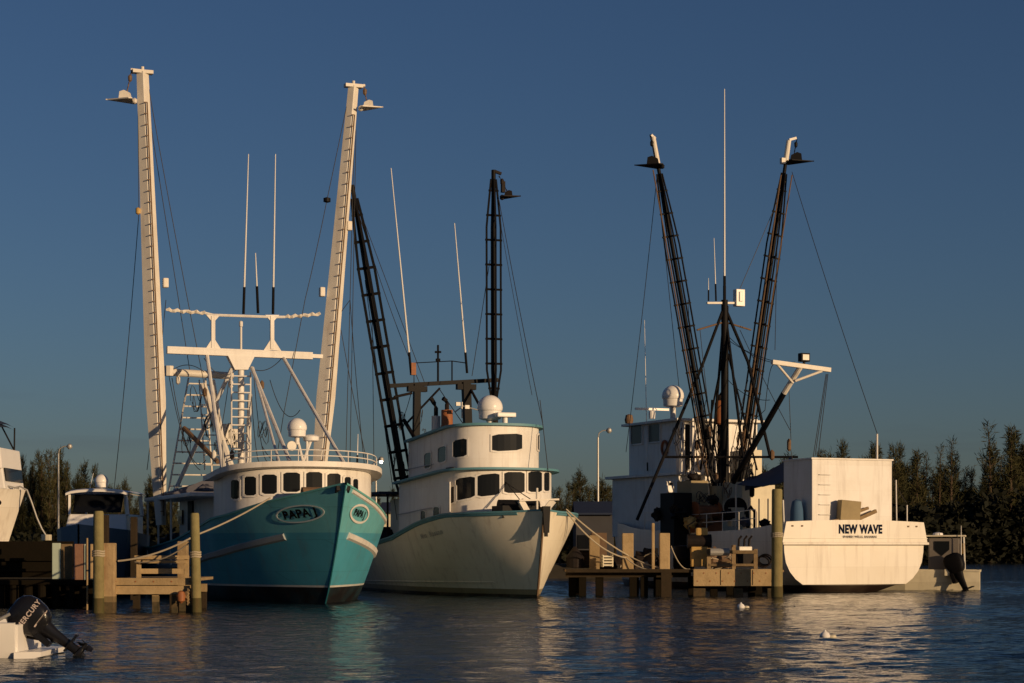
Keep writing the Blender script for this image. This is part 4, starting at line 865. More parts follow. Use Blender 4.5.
for k, (px, py, q, r, m) in enumerate(((678, 512, 8.2, .55, BLACK), (694, 478, 8.8, .4, RUSTY), (705, 520, 7.5, .5, BROWN), (713, 500, 7.2, .35, RUSTY), (728, 515, 7, .45, RUSTY), (745, 522, 5.5, .35, TARP), (690, 522, 7.8, .45, YELLOW), (765, 524, 5, .35, BLACK), (660, 515, 10, .5, BLACK))):
    lump(MB(), N_.loc(px, py, q=q), (r*.7, r*.7, r*.6), k+30.3, .35, flat=False).build('net_bundle', m, n_, smooth=True)
for k, (px, py, q) in enumerate(((700, 455, 10), (712, 470, 9.5), (735, 460, 10), (742, 440, 10.5), (690, 470, 12), (751, 470, 8), (720, 440, 11.3), (680, 440, 13), (704, 500, 8), (728, 490, 8.5))):
    tangle(MB(), N_.loc(px, py, q=q), (.3, .3, .9 if k < 8 else .4), k+50, 4, .02).build('hanging_line', CABLE if k % 3 else BROWN, n_)
for k, (px, py, q) in enumerate(((697, 445, 11), (709, 432, 10.8), (741, 452, 10.3), (733, 478, 9), (752, 492, 7.2), (716, 478, 9.6), (686, 500, 9), (772, 455, 8.5))):
    MB().lathe(N_.loc(px, py, q=q), [(.03, -.26), (.12, -.18), (.13, .14), (.03, .26)], 8).build('block', BROWN if k % 2 else BLACK, n_, smooth=True)
for px, w_ in ((687, 3), (702, 3.5), (744, 3)):
    c = N_.loc(px, 505, q=9.2); MB().tube((c.x, c.y, 1.9), (c.x, c.y, 5.3), .09 if px != 702 else .13, n=8).build('deck_post', OLIVE, n_)
c = N_.loc(762, 498, q=7.9); mb = MB(); mb.prism([c+V(-.9, 0, .55), c+V(.7, 0, 1.5), c+V(.85, 0, 1.5), c+V(.85, 0, .75), c+V(-.9, 0, .35)], (0, .1, 0)); mb.build('canvas_flap', NAVY, n_)

mb = MB()
for z in (.45, .85): mb.path([nrow(q, -1, .06)[-1]+V(0, 0, z) for q in (2.5, 4, 6, 8, 10, 12, 13.5)], .022)
for q in (2.5, 4, 5.5, 7, 8.5, 10, 11.5, 13.5): mb.tube(nrow(q, -1, .06)[-1], nrow(q, -1, .06)[-1]+V(0, 0, .85), .02, n=6)
mb.build('side_rail', BOOMW, n_)
mb = MB(); c = N_.loc(706, 512, q=8.2); mb.tube(c+V(-.6, 0, 0), c+V(.6, 0, 0), .32, n=16); mb.tube(c+V(-.66, 0, 0), c+V(-.58, 0, 0), .5, n=18); mb.tube(c+V(.58, 0, 0), c+V(.66, 0, 0), .5, n=18); mb.box(c-V(0, 0, .7), (1.5, .5, .6)); mb.build('trawl_winch', RUST, n_)
mb = MB()
for px, q in ((664, 12.5), (672, 12), (749, 8.7), (759, 8.3), (768, 7.9)): 
    c = N_.loc(px, 500, q=q); mb.tube((c.x, c.y, 1.9), (c.x, c.y, 4.4), .035, n=6)
mb.build('frame_posts', BOOMW, n_)
# ------------------------------------------------------------ small boats
def outboard(root, c, M, s=1., m=COWL, text=None, tm=None, body='outboard_motor', cs=1.):
    """outboard built upright round its pivot (leg down -z, propeller astern +x), then turned by M"""
    f = lambda x, y, z: Vector(c)+M @ (Vector((x, y, z))*s)
    sec = [(.00, .14, .10, .02), (.06, .24, .15, .0), (.20, .30, .17, .0), (.38, .33, .175, -.01), (.52, .31, .165, -.02), (.62, .24, .13, -.03), (.66, .14, .08, -.03)]
    mb = MB(); rows = []
    for z, a, b, sh in sec:
        rows.append([f((sh+a*math.copysign(abs(math.cos(t))**.6, math.cos(t)))*cs, b*cs*math.copysign(abs(math.sin(t))**.6, math.sin(t)), z*cs) for t in [2*math.pi*i/24 for i in range(24)]])
    mb.grid(rows, close=True); mb.add(rows[0], [tuple(range(24))]); mb.add(rows[-1], [tuple(range(24))])
    o = mb.build(body, m, root, smooth=True)
    lb = MB(); rows = []
    for z, a, b, sh in [(.02, .17, .10, .0), (-.2, .13, .075, .0), (-.45, .10, .05, .02), (-.72, .09, .035, .03), (-.80, .10, .04, .03), (-1.0, .05, .02, .0), (-1.12, .02, .01, -.03)]:
        rows.append([f(sh+a*math.cos(t), b*math.sin(t), z) for t in [2*math.pi*i/14 for i in range(14)]])
    lb.grid(rows, close=True); lb.prism([f(-.12, -.12, -.60), f(.30, -.12, -.60), f(.30, .12, -.60), f(-.12, .12, -.60)], M @ Vector((0, 0, .025*s)))
    rows = []
    for x, r_ in ((-.24, .015), (-.18, .055), (-.05, .075), (.08, .07), (.14, .055)):
        rows.append([f(x, r_*math.cos(t), -.84+r_*math.sin(t)) for t in [2*math.pi*i/12 for i in range(12)]])
    lb.grid(rows, close=True); lb.build('drive_leg', m, o, smooth=True)
    pb = MB(); pb.tube(f(.14, 0, -.84), f(.28, 0, -.84), .05*s, .03*s)
    for k in range(3):
        t = k*2*math.pi/3+.4; d = Vector((0, math.cos(t), math.sin(t))); e = Vector((0, -math.sin(t), math.cos(t)))
        P = lambda x, r_, w_: f(x, d.y*r_+e.y*w_, -.84+d.z*r_+e.z*w_)
        pb.prism([P(.15, .04, -.04), P(.17, .13, -.10), P(.20, .19, -.02), P(.24, .16, .08), P(.25, .04, .05)], M @ Vector((.018*s, 0, 0)))
    pb.build('propeller', m, o)
    bb = MB(); bb.box(f(-.20, 0, -.10), (.12*s, .26*s, .36*s), M=M); bb.beam(f(-.22, -.1, .05), f(-.05, -.1, .08), .04, .04); bb.beam(f(-.22, .1, .05), f(-.05, .1, .08), .04, .04); bb.build('clamp_bracket', m, o)
    if text:
        lettering('cowl_lettering', text, .145*s, lambda u, v, off=0.: f(.05+u/s, -.176*cs-off-.004, .33*cs+v/s), tm, o, bold=.006, sx=.98)
        st = MB()
        for dx, w_ in ((.02, .03), (.09, .02)): st.prism([f(dx-.1, -.179*cs, .14), f(dx+.22, -.179*cs, .14), f(dx+.26, -.179*cs, .14+w_), f(dx-.1, -.179*cs, .14+w_)], M @ Vector((0, .006, 0)))
        st.build('cowl_stripe', tm, o)
    return o
# foreground skiff: only its stern shows at the left edge
FYK = 37.2
fk = Frame(Vector((wx(-110, FYK), FYK, 0)), 0)
k_ = empty('skiff', fk.o, 0, 'white motor skiff at the bottom left with a black outboard tilted out of the water', 'motorboat')
sx_ = wx(36, FYK)-fk.o.x                     # transom plane
mb = MB(); rows = []
zt_ = wz(623, FYK-.9)
for x, hw, zt2, zk in ((sx_-.15, 1.05, zt_, -.1), (sx_-1.5, 1.1, zt_, -.15), (sx_-3.0, 1.05, zt_+.03, -.2), (sx_-4.2, .7, zt_+.12, -.15), (sx_-5.2, .05, zt_+.25, .1)):
    rows.append([V(x, -hw, zt2), V(x, -hw*.93, .12), V(x, -hw*.8, zk+.05), V(x, 0, zk-.05), V(x, hw*.8, zk+.05), V(x, hw*.93, .12), V(x, hw, zt2), V(x, hw-.1, zt2+.01), V(x, hw-.14, .18), V(x, -hw+.14, .18), V(x, -hw+.1, zt2+.01)])
mb.grid(rows, close=True); mb.add(rows[0], [tuple(range(11))]); mb.add(rows[-1], [tuple(range(11))])
mb.build('hull', CLEAN, k_, bevel=.0, smooth=True)
mb = MB(); mb.prism([V(sx_-.16, -1.02, -.05), V(sx_-.16, -1.02, .10), V(sx_+.0, -1.02, .12), V(sx_+.32, -.98, .11), V(sx_+.32, -.98, .02), V(sx_, -1.0, -.05)], (0, 2.0, 0)); mb.build('swim_bracket', CLEAN, k_)
mb = MB(); mb.box(V(sx_-.16, 0, .35), (.09, 1.8, .5)); mb.build('transom', CLEAN, k_)
mb = MB(); mb.lathe(V(sx_-.6, -.75, zt_), [(.1, 0), (.12, .06), (.08, .12), (.02, .15)], 12); mb.tube(V(sx_-.6, -.75, zt_), V(sx_-.3, -.75, zt_+.16), .03); mb.build('stern_cleat', GALV, k_)
mb = MB(); mb.lathe(V(sx_-.5, -1.055, .35), [(.03, -.02), (.03, .02)], 8, M=Matrix.Rotation(R(90), 3, 'X')); mb.build('drain', BLACK, k_)
piv = V(wx(38, FYK)-fk.o.x+.12, -.35, wz(630, FYK))
outboard(k_, piv+V(.10, 0, .05), Matrix.Rotation(R(-52), 3, 'Y'), .92, COWL, 'MERCURY', LETW, cs=1.2)
mb = MB(); mb.path([piv+V(-.3, 0, .05), piv+V(-.22, -.1, .35), piv+V(-.02, -.1, .55)], .02); mb.path([piv+V(-.35, .1, -.1), piv+V(.1, .12, -.18), piv+V(.5, .1, -.22)], .035); mb.build('steering_hose', BLACK, k_)

# little cabin skiff beyond the big transom
cy = 95.
ck = Frame(Vector((wx(938, cy), cy, 0)), 0)
c_ = empty('cabin_skiff', ck.o, R(-14), 'small cream cabin skiff with dark outboard half hidden behind the NEW WAVE transom', 'motorboat')
mb = MB(); rows = []
zs_ = wz(570.5, cy)
for x, hw, z1 in ((1.95, 1.0, zs_-.05), (0, 1.1, zs_), (-1.5, 1.05, zs_+.05), (-2.9, .6, zs_+.2), (-3.6, .05, zs_+.35)):
    rows.append([V(x, -hw, z1), V(x, -hw*.95, .4), V(x, -hw*.8, -.1), V(x, 0, -.2), V(x, hw*.8, -.1), V(x, hw*.95, .4), V(x, hw, z1)])
mb.grid(rows); 
for r_ in (rows[0], rows[-1]): mb.add(r_, [tuple(range(7))])
mb.grid([[r_[0]-V(0, -.05, .1) for r_ in rows], [r_[6]-V(0, .05, .1) for r_ in rows]]); mb.build('hull', CREAM, c_)
mb = MB(); 
for y in (-1.02, 1.02): mb.beam(V(-2.2, y*.98, zs_+.04), V(1.95, y, zs_), .1, .08)
mb.beam(V(1.95, -1, zs_), V(1.95, 1, zs_), .1, .1); mb.build('gunwale', CREAM, c_)
ztp = wz(536, cy)
mb = MB(); mb.box(V(.3, 0, .9+(ztp-1.0)/2), (1.45, 1.5, ztp-1.0)); cb = mb.build('cabin', mat('grey_brown_cabin_shade', (.16, .14, .12), .5), c_, bevel=.06)  # cabin greyed: shadow of the big transom put into the colour
mb = MB(); mb.box(V(.35, 0, ztp), (1.9, 1.75, .08)); mb.build('cabin_top', CREAM, c_, bevel=.03)
mb = MB(); mb.prism([V(-.15, -.78, ztp-.25), V(.55, -.78, ztp-.25), V(.55, -.78, ztp-.65), V(.2, -.78, ztp-.95), V(-.15, -.78, ztp-.65)], (0, .03, 0)); mb.build('window', GLASS, c_)
mb = MB(); mb.lathe(V(.0, -.2, ztp+.04), [(.25, 0), (.22, .1), (.05, .14)], 12); mb.build('hatch', CLEAN, c_)
for y in (-.8, .8): MB().tube(V(1.25, y, zs_), V(1.2, y, ztp), .03).build('top_post', GALV, c_)
mb = MB(); mb.box(V(1.2, -.1, ztp-.6), (.08, 1.0, .5)); mb.build('rear_screen', YELLOW, c_)
antenna(c_, V(1.1, -.98, zs_), V(1.1, -.98, wz(526, cy)), .03, base=.2)
outboard(c_, V(.98, -1.35, wz(574, cy)-.1)+V(0, 0, .18), Matrix.Rotation(R(-20), 3, 'Z') @ Matrix.Rotation(R(-22), 3, 'Y'), 1.45, BLACK)
MB().box(V(.6, -1.15, .85), (.5, .4, .3)).build('motor_bracket', CREAM, c_)
# sport fisher at the left edge: flared bow and flybridge
ly = 72.
lf = Frame(Vector((wx(-75, ly), ly, 0)), 0)
l_ = empty('sport_fisher', lf.o, 0, 'white sport fishing boat cut off by the left edge, dark canopy on its flybridge', 'motorboat')
X = lambda px: wx(px, ly)-lf.o.x
Z = lambda py: wz(py, ly)
mb = MB(); rows = []
for t, hw in ((0, 0.02), (.15, .6), (.4, 1.35), (1, 1.9), (2, 2.1), (6, 2.0)):
    top, mid, low = X(26), X(19), X(9)
    k = hw/2.1
    rows.append([V(top-t*1.0, -hw, Z(490)+.0), V(top-.05-t*1.0, -hw*.97, Z(493)), V(mid-t*1.05, -hw*.86, Z(510)), V(low-t*1.1, -hw*.6, Z(541)), V(low-.8-t*1.1, 0, -.3), V(low-t*1.1, hw*.6, Z(541)), V(mid-t*1.05, hw*.86, Z(510)), V(top-.05-t, hw*.97, Z(493)), V(top-t, hw, Z(490))])
mb.grid(rows); mb.add(rows[-1], [tuple(range(9))]); mb.grid([[r_[0] for r_ in rows], [r_[8] for r_ in rows]]); mb.build('hull', HULLN, l_, smooth=True)
mb = MB(); mb.prism([V(X(15), -1.4, Z(490)), V(X(11), -1.35, Z(464)), V(X(-60), -1.35, Z(464)), V(X(-60), -1.4, Z(490))], (0, 2.8, 0)); mb.build('cabin', CLEAN, l_, bevel=.05)
mb = MB(); mb.prism([V(X(8), -1.43, Z(484)), V(X(8), -1.42, Z(470)), V(X(-40), -1.42, Z(470)), V(X(-40), -1.43, Z(484))], (0, .03, 0)); mb.prism([V(X(13.2), -1.2, Z(482)), V(X(11.8), -1.2, Z(469)), V(X(11.8), 1.2, Z(469)), V(X(13.2), 1.2, Z(482))], (.06, 0, 0)); mb.build('window', GLASS, l_)
mb = MB(); mb.prism([V(X(12.5), -1.5, Z(470)), V(X(9.5), -1.4, Z(449)), V(X(-50), -1.4, Z(449)), V(X(-50), -1.5, Z(470))], (0, 2.9, 0)); mb.build('flybridge', CLEAN, l_, bevel=.05)
mb = MB()
for y in (-1.2, 1.2):
    mb.tube(V(X(6), y, Z(449)), V(X(6.3), y, Z(426)), .03); mb.tube(V(X(6), y, Z(449)), V(X(-8), y, Z(422)), .03)
mb.build('canopy_frame', BLACK, l_)
mb = MB(); rows = [[V(X(7-a), y, Z(427-5*math.sin(min(1, a/12)*1.57)-1.2*(1-(y/1.3)**2)*2)) for y in (-1.3, -.7, 0, .7, 1.3)] for a in (0, 2, 5, 10, 20, 40)]; mb.grid(rows); mb.grid([[v-V(0, 0, .1) for v in r_] for r_ in rows]); mb.build('canopy', NAVY, l_)
mb = MB(); mb.path([V(X(12), -.9, Z(488)), V(X(15), -1.0, Z(487)), V(X(23), -.6, Z(489))], .03); mb.build('bow_rail', GALV, l_)
MB().lathe(V(X(8.5), -1.36, Z(503.5)), [(.09, -.03), (.09, .02)], 12, M=Matrix.Rotation(R(90), 3, 'X')).build('hawse_hole', BLACK, l_)
# shore hose looping from that boat to the dock
hp = [at(*p, ly-.6) for p in ((14, 488), (20, 486.5), (27, 490), (32, 503), (37, 518), (42, 529), (47, 537))]
MB().path(hp, .03, 8).build('shore_power_hose', GALV, None, smooth=True)
tag(bpy.data.objects['shore_power_hose'], 'pale hose looping down from the bow at the left edge to the dark dock', 'hose')
# cabin cruiser with hard top and dome
cyy = 84.
cf = Frame(Vector((wx(95, cyy), cyy+2, 0)), 0)
cc = empty('cabin_cruiser', cf.o, 0, 'white cabin cruiser with arched hardtop and domed radar behind the left dock', 'motorboat')
X = lambda px: wx(px, cyy)-cf.o.x
Z = lambda py: wz(py, cyy)
mb = MB(); rows = []
for y, hw, z in ((2.6, 1.5, Z(535)), (0, 1.55, Z(533)), (-2.5, 1.5, Z(530)), (-4.2, .95, Z(528)), (-5.2, .04, Z(525))): rows.append([V(-hw, y, z), V(-hw*.85, y, .2), V(0, y, -.4), V(hw*.85, y, .2), V(hw, y, z)])
mb.grid(rows); mb.add(rows[0], [tuple(range(5))]); mb.grid([[r_[0] for r_ in rows], [r_[4] for r_ in rows]]); mb.build('hull', mat('pale_blue_hull_paint', (.10, .16, .22), .5), cc)
mb = MB(); rows = [[V(X(95)+a*1.0, y, z) for a in (-1.42, 1.42)] for y, z in ((-2.2, Z(532)), (-1.9, Z(513)), (2.0, Z(515)), (2.0, Z(532)))]; 
mb.prism([V(X(65), -2.3, Z(536)), V(X(68), -1.9, Z(514)), V(X(126), -1.9, Z(514)), V(X(128), -2.3, Z(536))], (0, 3.8, 0)); mb.build('cabin', CLEAN, cc, bevel=.08)
mb = MB(); mb.prism([V(X(73), -1.96, Z(512.5)), V(X(72), -1.5, Z(494)), V(X(122), -1.5, Z(494)), V(X(121), -1.96, Z(512.5))], (0, .05, 0)); mb.build('windscreen', GLASS, cc)
mb = MB(); rows = []
for y in (-2.1, -1.9, 1.9, 2.1): rows.append([V(lerp(X(66), X(128), i/12), y, Z(492)+.16*math.sin(math.pi*i/12)**.5-(.05 if abs(y) > 2 else 0)) for i in range(13)])
mb.grid(rows); mb.grid([[v-V(0, 0, .10) for v in r_] for r_ in rows]); mb.grid([rows[0], [v-V(0, 0, .10) for v in rows[0]]]); mb.build('hardtop', CLEAN, cc, smooth=True)
for a, b in (((68, 492), (69, 515)), ((124, 492), (127, 515))):
    for y in (-1.7, 1.6): MB().beam(V(X(a[0]), y, Z(a[1])), V(X(b[0]), y-.2, Z(b[1])), .10, .22).build('hardtop_leg', CLEAN, cc)
o = radome(cc, V(X(93.5), -.4, Z(480)), .30, .22)
antenna(cc, V(X(70), 1.3, Z(500)), V(X(76), 1.5, Z(470)), .02, base=.1)

# ------------------------------------------------------------ docks
def post(mb, x, y, z0, z1, wd): mb.box((x, y, (z0+z1)/2), (wd, wd, z1-z0))
def pile(px, top, Yd, r, m, label, lean=0., group='free standing mooring piles'):
    x = wx(px, Yd); zt = wz(top, Yd); o = empty('mooring_pile', (x, Yd, 0), 0, label, 'pile', group)
    MB().lathe((0, 0, 0), [(r*1.06, -2.5), (r*1.05, .3), (r, .5), (r*.97, zt*.6), (r*.93, zt-.06), (r*.8, zt)], 18).build('post', m, o, smooth=True)
    mb = MB()
    for i in range(3): 
        z = zt*.56+i*.07; mb.path([V(r*1.04*math.cos(t), r*1.04*math.sin(t), z+.012*math.sin(3*t)) for t in [2*math.pi*k/16 for k in range(17)]], .03, 6)
    mb.build('rope_wrap', ROPE, o); o.rotation_euler.y = lean; return o
pile(98.5, 511, 61.6, .17, PILE, 'tall round greenish pile at the left corner of the small pier')
pile(196.5, 513, 61.8, .155, PILE, 'tall round pile at the right end of the small pier below the teal bow', -.02)
pile(777, 489, 80.6, .23, PILE, 'tall round green and rust coloured pile at the right end of the long dock', .0)
# small pier, left
Y0 = 62.; d0 = empty('pier', (wx(150, Y0), Y0, 0), 0, 'small pale timber pier with a low rail in front of the teal trawler', 'pier')
PX = lambda px: wx(px, Y0)-wx(150, Y0)
PZ = lambda py: wz(py, Y0)
mb = MB(); n = 22
for i in range(n):
    y = .12+i*.2; mb.box((PX(152), y, PZ(580)+.0), (PX(192)-PX(112), .17, .09))
mb.build('deck_planks', WOODL, d0)
MB().box((PX(154), -.03, PZ(581.5)), (PX(194)-PX(116), .10, .22)).build('fascia_board', WOODL, d0)
MB().box((PX(150), .08, PZ(590)), (PX(186)-PX(108), .22, .26)).build('cross_beam', WOODL, d0)
MB().box((PX(150), 3.6, PZ(590)), (PX(186)-PX(108), .22, .26)).build('cross_beam', WOODL, d0)
for px, tp, wd, y in ((110.5, 543, .36, -.12), (174.5, 541, .32, 1.6)):
    MB().box((PX(px), y, (PZ(tp)-2)/2), (wd, wd, PZ(tp)+2)).build('corner_post', WOODT, d0, bevel=.03)
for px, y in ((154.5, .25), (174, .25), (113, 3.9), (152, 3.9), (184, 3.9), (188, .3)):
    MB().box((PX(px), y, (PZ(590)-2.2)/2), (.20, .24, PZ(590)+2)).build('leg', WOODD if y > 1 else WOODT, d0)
for px in (133.5, 182): MB().box((PX(px), .9, (PZ(558)+PZ(580))/2), (.13, .13, PZ(558)-PZ(580))).build('rail_post', WOODL, d0)
MB().box((PX(157.5), .78, PZ(557.5)), (PX(186)-PX(131), .10, .12)).build('top_rail', WOODL, d0)
MB().box((PX(160), .9, PZ(562)), (PX(184)-PX(140), .28, .09)).build('rail_plank', WOODL, d0)
MB().box((PX(157.5), .9, PZ(571.5)), (PX(181)-PX(134), .10, .16)).build('middle_rail', WOODL, d0)
mb = MB()
for i in range(5): mb.tube(V(PX(188+2.2*math.cos(i*1.7)), -.12, PZ(590+i*3)), V(PX(190), -.2, PZ(592+i*3)), .10, .07, 7)
mb.build('worn_fender', WOOD, d0)
o = MB().lathe(V(0, 0, 0), [(.02, -.2), (.12, -.12), (.14, .05), (.1, .16), (.03, .2)], 12).build('buoy_float', RUST, None, smooth=True, loc=None); o.location = at(181, 597, Y0-.25); tag(o, 'small red float hanging at the right end of the small pier', 'float')
# dark quay at the far left with timber screens
def group_posts(): pass
q0 = empty('quay', (wx(30, 66), 66, 0), 0, 'dark timber quay in shade at the left edge with a long deck edge', 'quay')
QX = lambda px: wx(px, 66)-wx(30, 66)
QZ = lambda py: wz(py, 66)
MB().box((QX(-40)/2+QX(96)/2, 1.6, QZ(580)-.08), (QX(96)-QX(-40), 3.0, .16)).build('deck', WOODSH, q0)
MB().box((QX(-40)/2+QX(96)/2, 3.3, QZ(585)/2-1), (QX(96)-QX(-40), .3, QZ(585)+2)).build('retaining_wall', WOODSH, q0)
for i, px in enumerate(range(-30, 96, 14)): MB().tube((QX(px), .3, -2), (QX(px), .3, QZ(582)), .15, n=10).build('leg', WOODSH, q0)
MB().box((QX(5), 3.2, (QZ(541)+QZ(579))/2), (QX(52)-QX(-42), .22, QZ(541)-QZ(579))).build('bulkhead_wall', WOODSH, q0)
for z in (560, 571): MB().box((QX(5), 3.0, QZ(z)), (QX(50)-QX(-42), .12, .10)).build('wale', WOODSH, q0)
def screen(px0, px1, y0, y1, Yd, m, name, label, cat, th=.12, group=None):
    o = MB().box((0, 0, (wz(y0, Yd)-wz(y1, Yd))/2), (wx(px1, Yd)-wx(px0, Yd), th, wz(y0, Yd)-wz(y1, Yd))).build(name, m, None, bevel=.015)
    o.location = ((wx(px0, Yd)+wx(px1, Yd))/2, Yd, wz(y1, Yd)); return tag(o, label, cat, group)
PB = mat('pale_green_board', (.42, .50, .42), .7, dirt=.3)
screen(52.5, 60.5, 543, 579, 66.6, PB, 'upright_board', 'narrow pale green board standing on the quay left of the brown screens', 'board')
screen(61.5, 72, 544, 579, 66.9, WOOD, 'timber_screen', 'brown timber screen beside the pale green board on the quay', 'screen', .16)
screen(75, 84, 544, 580, 66.5, mat('reddish_timber', (.26, .14, .09), .8, dirt=.4, scale=3, bump=.4), 'timber_screen', 'reddish timber screen with a pale edge, right of the brown one', 'screen', .16)
screen(84.4, 85.6, 544, 582, 66.4, PB, 'upright_batten', 'thin pale batten on the edge of the reddish screen', 'batten', .05)
screen(86.6, 88, 538, 612, 63.5, WOODL, 'thin_stake', 'thin tall wooden stake between the screens and the round pile', 'stake', .07)
screen(90.5, 93, 544, 581, 66.2, WOODL, 'upright_batten', 'short pale batten just left of the tall round pile', 'batten', .06)
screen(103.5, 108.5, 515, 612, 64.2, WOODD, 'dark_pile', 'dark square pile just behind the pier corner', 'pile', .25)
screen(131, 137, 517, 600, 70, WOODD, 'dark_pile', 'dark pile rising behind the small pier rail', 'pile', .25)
o = MB().box((0, 0, .1), (.3, .25, .2)).build('junction_box', CREAM, None, bevel=.02); o.location = at(46.5, 540.5, 66.9); tag(o, 'small cream box on top of the dark quay wall', 'box')
tag(empty('tmp', (0, 0, 0)))
bpy.data.objects.remove(bpy.data.objects['tmp'])
# long dock, right
Y1 = 82.; d1 = empty('dock', (wx(690, Y1), Y1, 0), 0, 'long timber dock on square piles between the white trawler and the NEW WAVE', 'dock')
DX = lambda px: wx(px, Y1)-wx(690, Y1)
DZ = lambda py: wz(py, Y1)
zd = DZ(570); mb = MB()
x0d, x1d = DX(566), DX(784)
for i in range(20): mb.box(((x0d+x1d)/2, .1+i*.22, zd-.04), (x1d-x0d, .19, .08))
mb.build('deck_planks', WOOD, d1)
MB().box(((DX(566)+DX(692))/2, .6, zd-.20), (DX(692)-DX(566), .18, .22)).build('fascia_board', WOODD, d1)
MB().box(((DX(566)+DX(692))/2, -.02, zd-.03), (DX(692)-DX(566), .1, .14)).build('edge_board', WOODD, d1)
MB().box(((DX(693)+DX(782))/2, -.10, (DZ(569)+DZ(586))/2), (DX(782)-DX(693), .28, DZ(569)-DZ(586))).build('front_beam', WOODL, d1, bevel=.02)
for px, w_ in ((699, 12), (738, 9), (773, 12)): MB().box((DX(px), -.06, (DZ(586)-2.2)/2), (w_/F*Y1, .3, DZ(586)+2)).build('leg', WOODT, d1)
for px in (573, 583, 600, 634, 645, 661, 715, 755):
    MB().box((DX(px), .8+.3*math.sin(px), (zd-2.4)/2), (.30, .30, zd+1.8)).build('leg', WOODSH, d1)
for px in (580, 604, 641, 664, 700, 740, 770): MB().box((DX(px), 3.9, (zd-2.4)/2), (.30, .30, zd+1.8)).build('leg', WOODSH, d1)
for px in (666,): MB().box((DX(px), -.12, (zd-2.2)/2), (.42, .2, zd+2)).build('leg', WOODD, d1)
for px, tp, wd, y in ((596, 535, .42, 1.6), (629, 533, .46, .9), (665, 533, .42, .3), (653.5, 523, .12, .2), (661, 548, .12, 2.5)):
    MB().box((DX(px), y, (zd+DZ(tp))/2), (wd, wd, DZ(tp)-zd)).build('bollard_post', WOODL, d1, bevel=.03)
for px, tp in ((710, 548), (757, 549), (735, 545)): MB().box((DX(px), .5, (zd+DZ(tp))/2), (.16, .16, DZ(tp)-zd)).build('rail_post', WOOD, d1)
MB().box((DX(733), .45, DZ(552)), (DX(759)-DX(708), .12, .14)).build('top_rail', WOOD, d1)
MB().box((DX(733), .45, DZ(565)), (DX(757)-DX(711), .10, .10)).build('middle_rail', WOOD, d1)
MB().tube((DX(711), .3, DZ(552)), (DX(730), .3, DZ(552)), .16, n=12).build('roller', GALV, d1)
mb = MB()
for i in range(14): mb.lathe((DX(697+i*6.2), -.245, DZ(573 if i % 2 else 581)), [(.03, -.012), (.03, .012)], 6, M=Matrix.Rotation(R(90), 3, 'X'))
mb.build('bolts', RUST, d1)
for px in (720, 752): MB().box((DX(px), -.245, (DZ(570)+DZ(585))/2), (.025, .02, DZ(570)-DZ(585))).build('board_joint', WOODD, d1)
mb = MB()
for px in (116, 136, 154, 172, 190): mb.lathe((PX(px), -.085, PZ(581.5)), [(.025, -.01), (.025, .01)], 6, M=Matrix.Rotation(R(90), 3, 'X'))
mb.build('bolts', RUST, d0)
# things on the dock
def place(o, px, py, Yd, label, cat, group=None):
    o.location = at(px, py, Yd); return tag(o, label, cat, group)
o = empty('drum', at(684, 569, 84.2), .3, 'black plastic drum standing on the dock right of the square posts', 'drum')
MB().lathe((0, 0, 0), [(.42, 0), (.46, .1), (.46, .42), (.48, .45), (.46, .48), (.46, .8), (.43, .92)], 20).build('body', BLACK, o, smooth=True); MB().lathe((0, 0, .92), [(.44, 0), (.44, .05), (.1, .08)], 20).build('lid', BLACK, o)
o = empty('fish_crate', at(607, 567, 82.6), .2, 'small cream slatted crate between the two left dock posts', 'crate')
for i in range(4): MB().box((0, 0, .08+i*.12), (.45, .4, .07)).build('slat', CREAM, o)
for x in (-.2, .2): MB().box((x, 0, .26), (.05, .34, .5)).build('side', CREAM, o)
mb = MB()
for i in range(5): mb.path([V((.30-.02*i)*math.cos(t), (.30-.02*i)*math.sin(t), .03+.055*i) for t in [2*math.pi*k/20 for k in range(21)]], .035, 6)
place(mb.build('rope_coil', ROPE, None), 642, 568.5, 83, 'coil of pale rope lying on the dock between the posts', 'rope coil')
o = empty('deck_winch', at(699, 569, 83.2), 0, 'ochre winch with a round drum standing on the dock', 'winch')
MB().box((0, 0, .55), (.7, .6, .9)).build('frame', YELLOW, o, bevel=.04); MB().tube((-.5, -.1, 1.15), (.5, -.1, 1.15), .30, n=16).build('drum', RUSTY, o); MB().box((.1, -.05, 1.55), (.5, .4, .35)).build('motor', YELLOW, o, bevel=.08); MB().path([(-.35, -.2, 1.3), (-.5, -.3, 1.8), (-.2, -.3, 2.0)], .04).build('lever', BLACK, o)
o = empty('engine_block', at(744, 568, 83.4), .3, 'dark rusty engine with upright pipes standing behind the dock rail', 'engine')
MB().box((0, 0, .35), (.9, .6, .6)).build('block', RUSTY, o, bevel=.04); MB().box((0, 0, .78), (.6, .35, .25)).build('cylinder_head', GALV, o, bevel=.03)
for x in (-.25, .0, .22): MB().path([(x, 0, .8), (x, -.05, 1.2), (x+.1, -.1, 1.35)], .05).build('pipe', RUSTY, o)
MB().tube((.46, 0, .4), (.56, 0, .4), .22, n=14).build('flywheel', RUSTY, o)
o = empty('hose_bundle', at(763, 568, 83), 0, 'dark tangled hose hanging over the right end of the dock rail', 'hose')
mb = MB()
for k in range(3): mb.path([V(.25*math.cos(t+k)+.05*k, .2*math.sin(t), .25+.22*math.sin(t*1.0+k)+.05*k) for t in [2*math.pi*i/16 for i in range(17)]], .035, 6)
mb.build('loops', RUSTY, o)
mb = MB()
for i in range(6): mb.beam(V(-.6+.1*i, .1*i, .05+.045*i), V(.7-.06*i, .1*i-.15, .06+.045*i), .12, .04)
place(mb.build('plank_pile', WOOD, None), 722, 568, 84.5, 'low stack of loose planks on the dock behind the rail', 'planks')
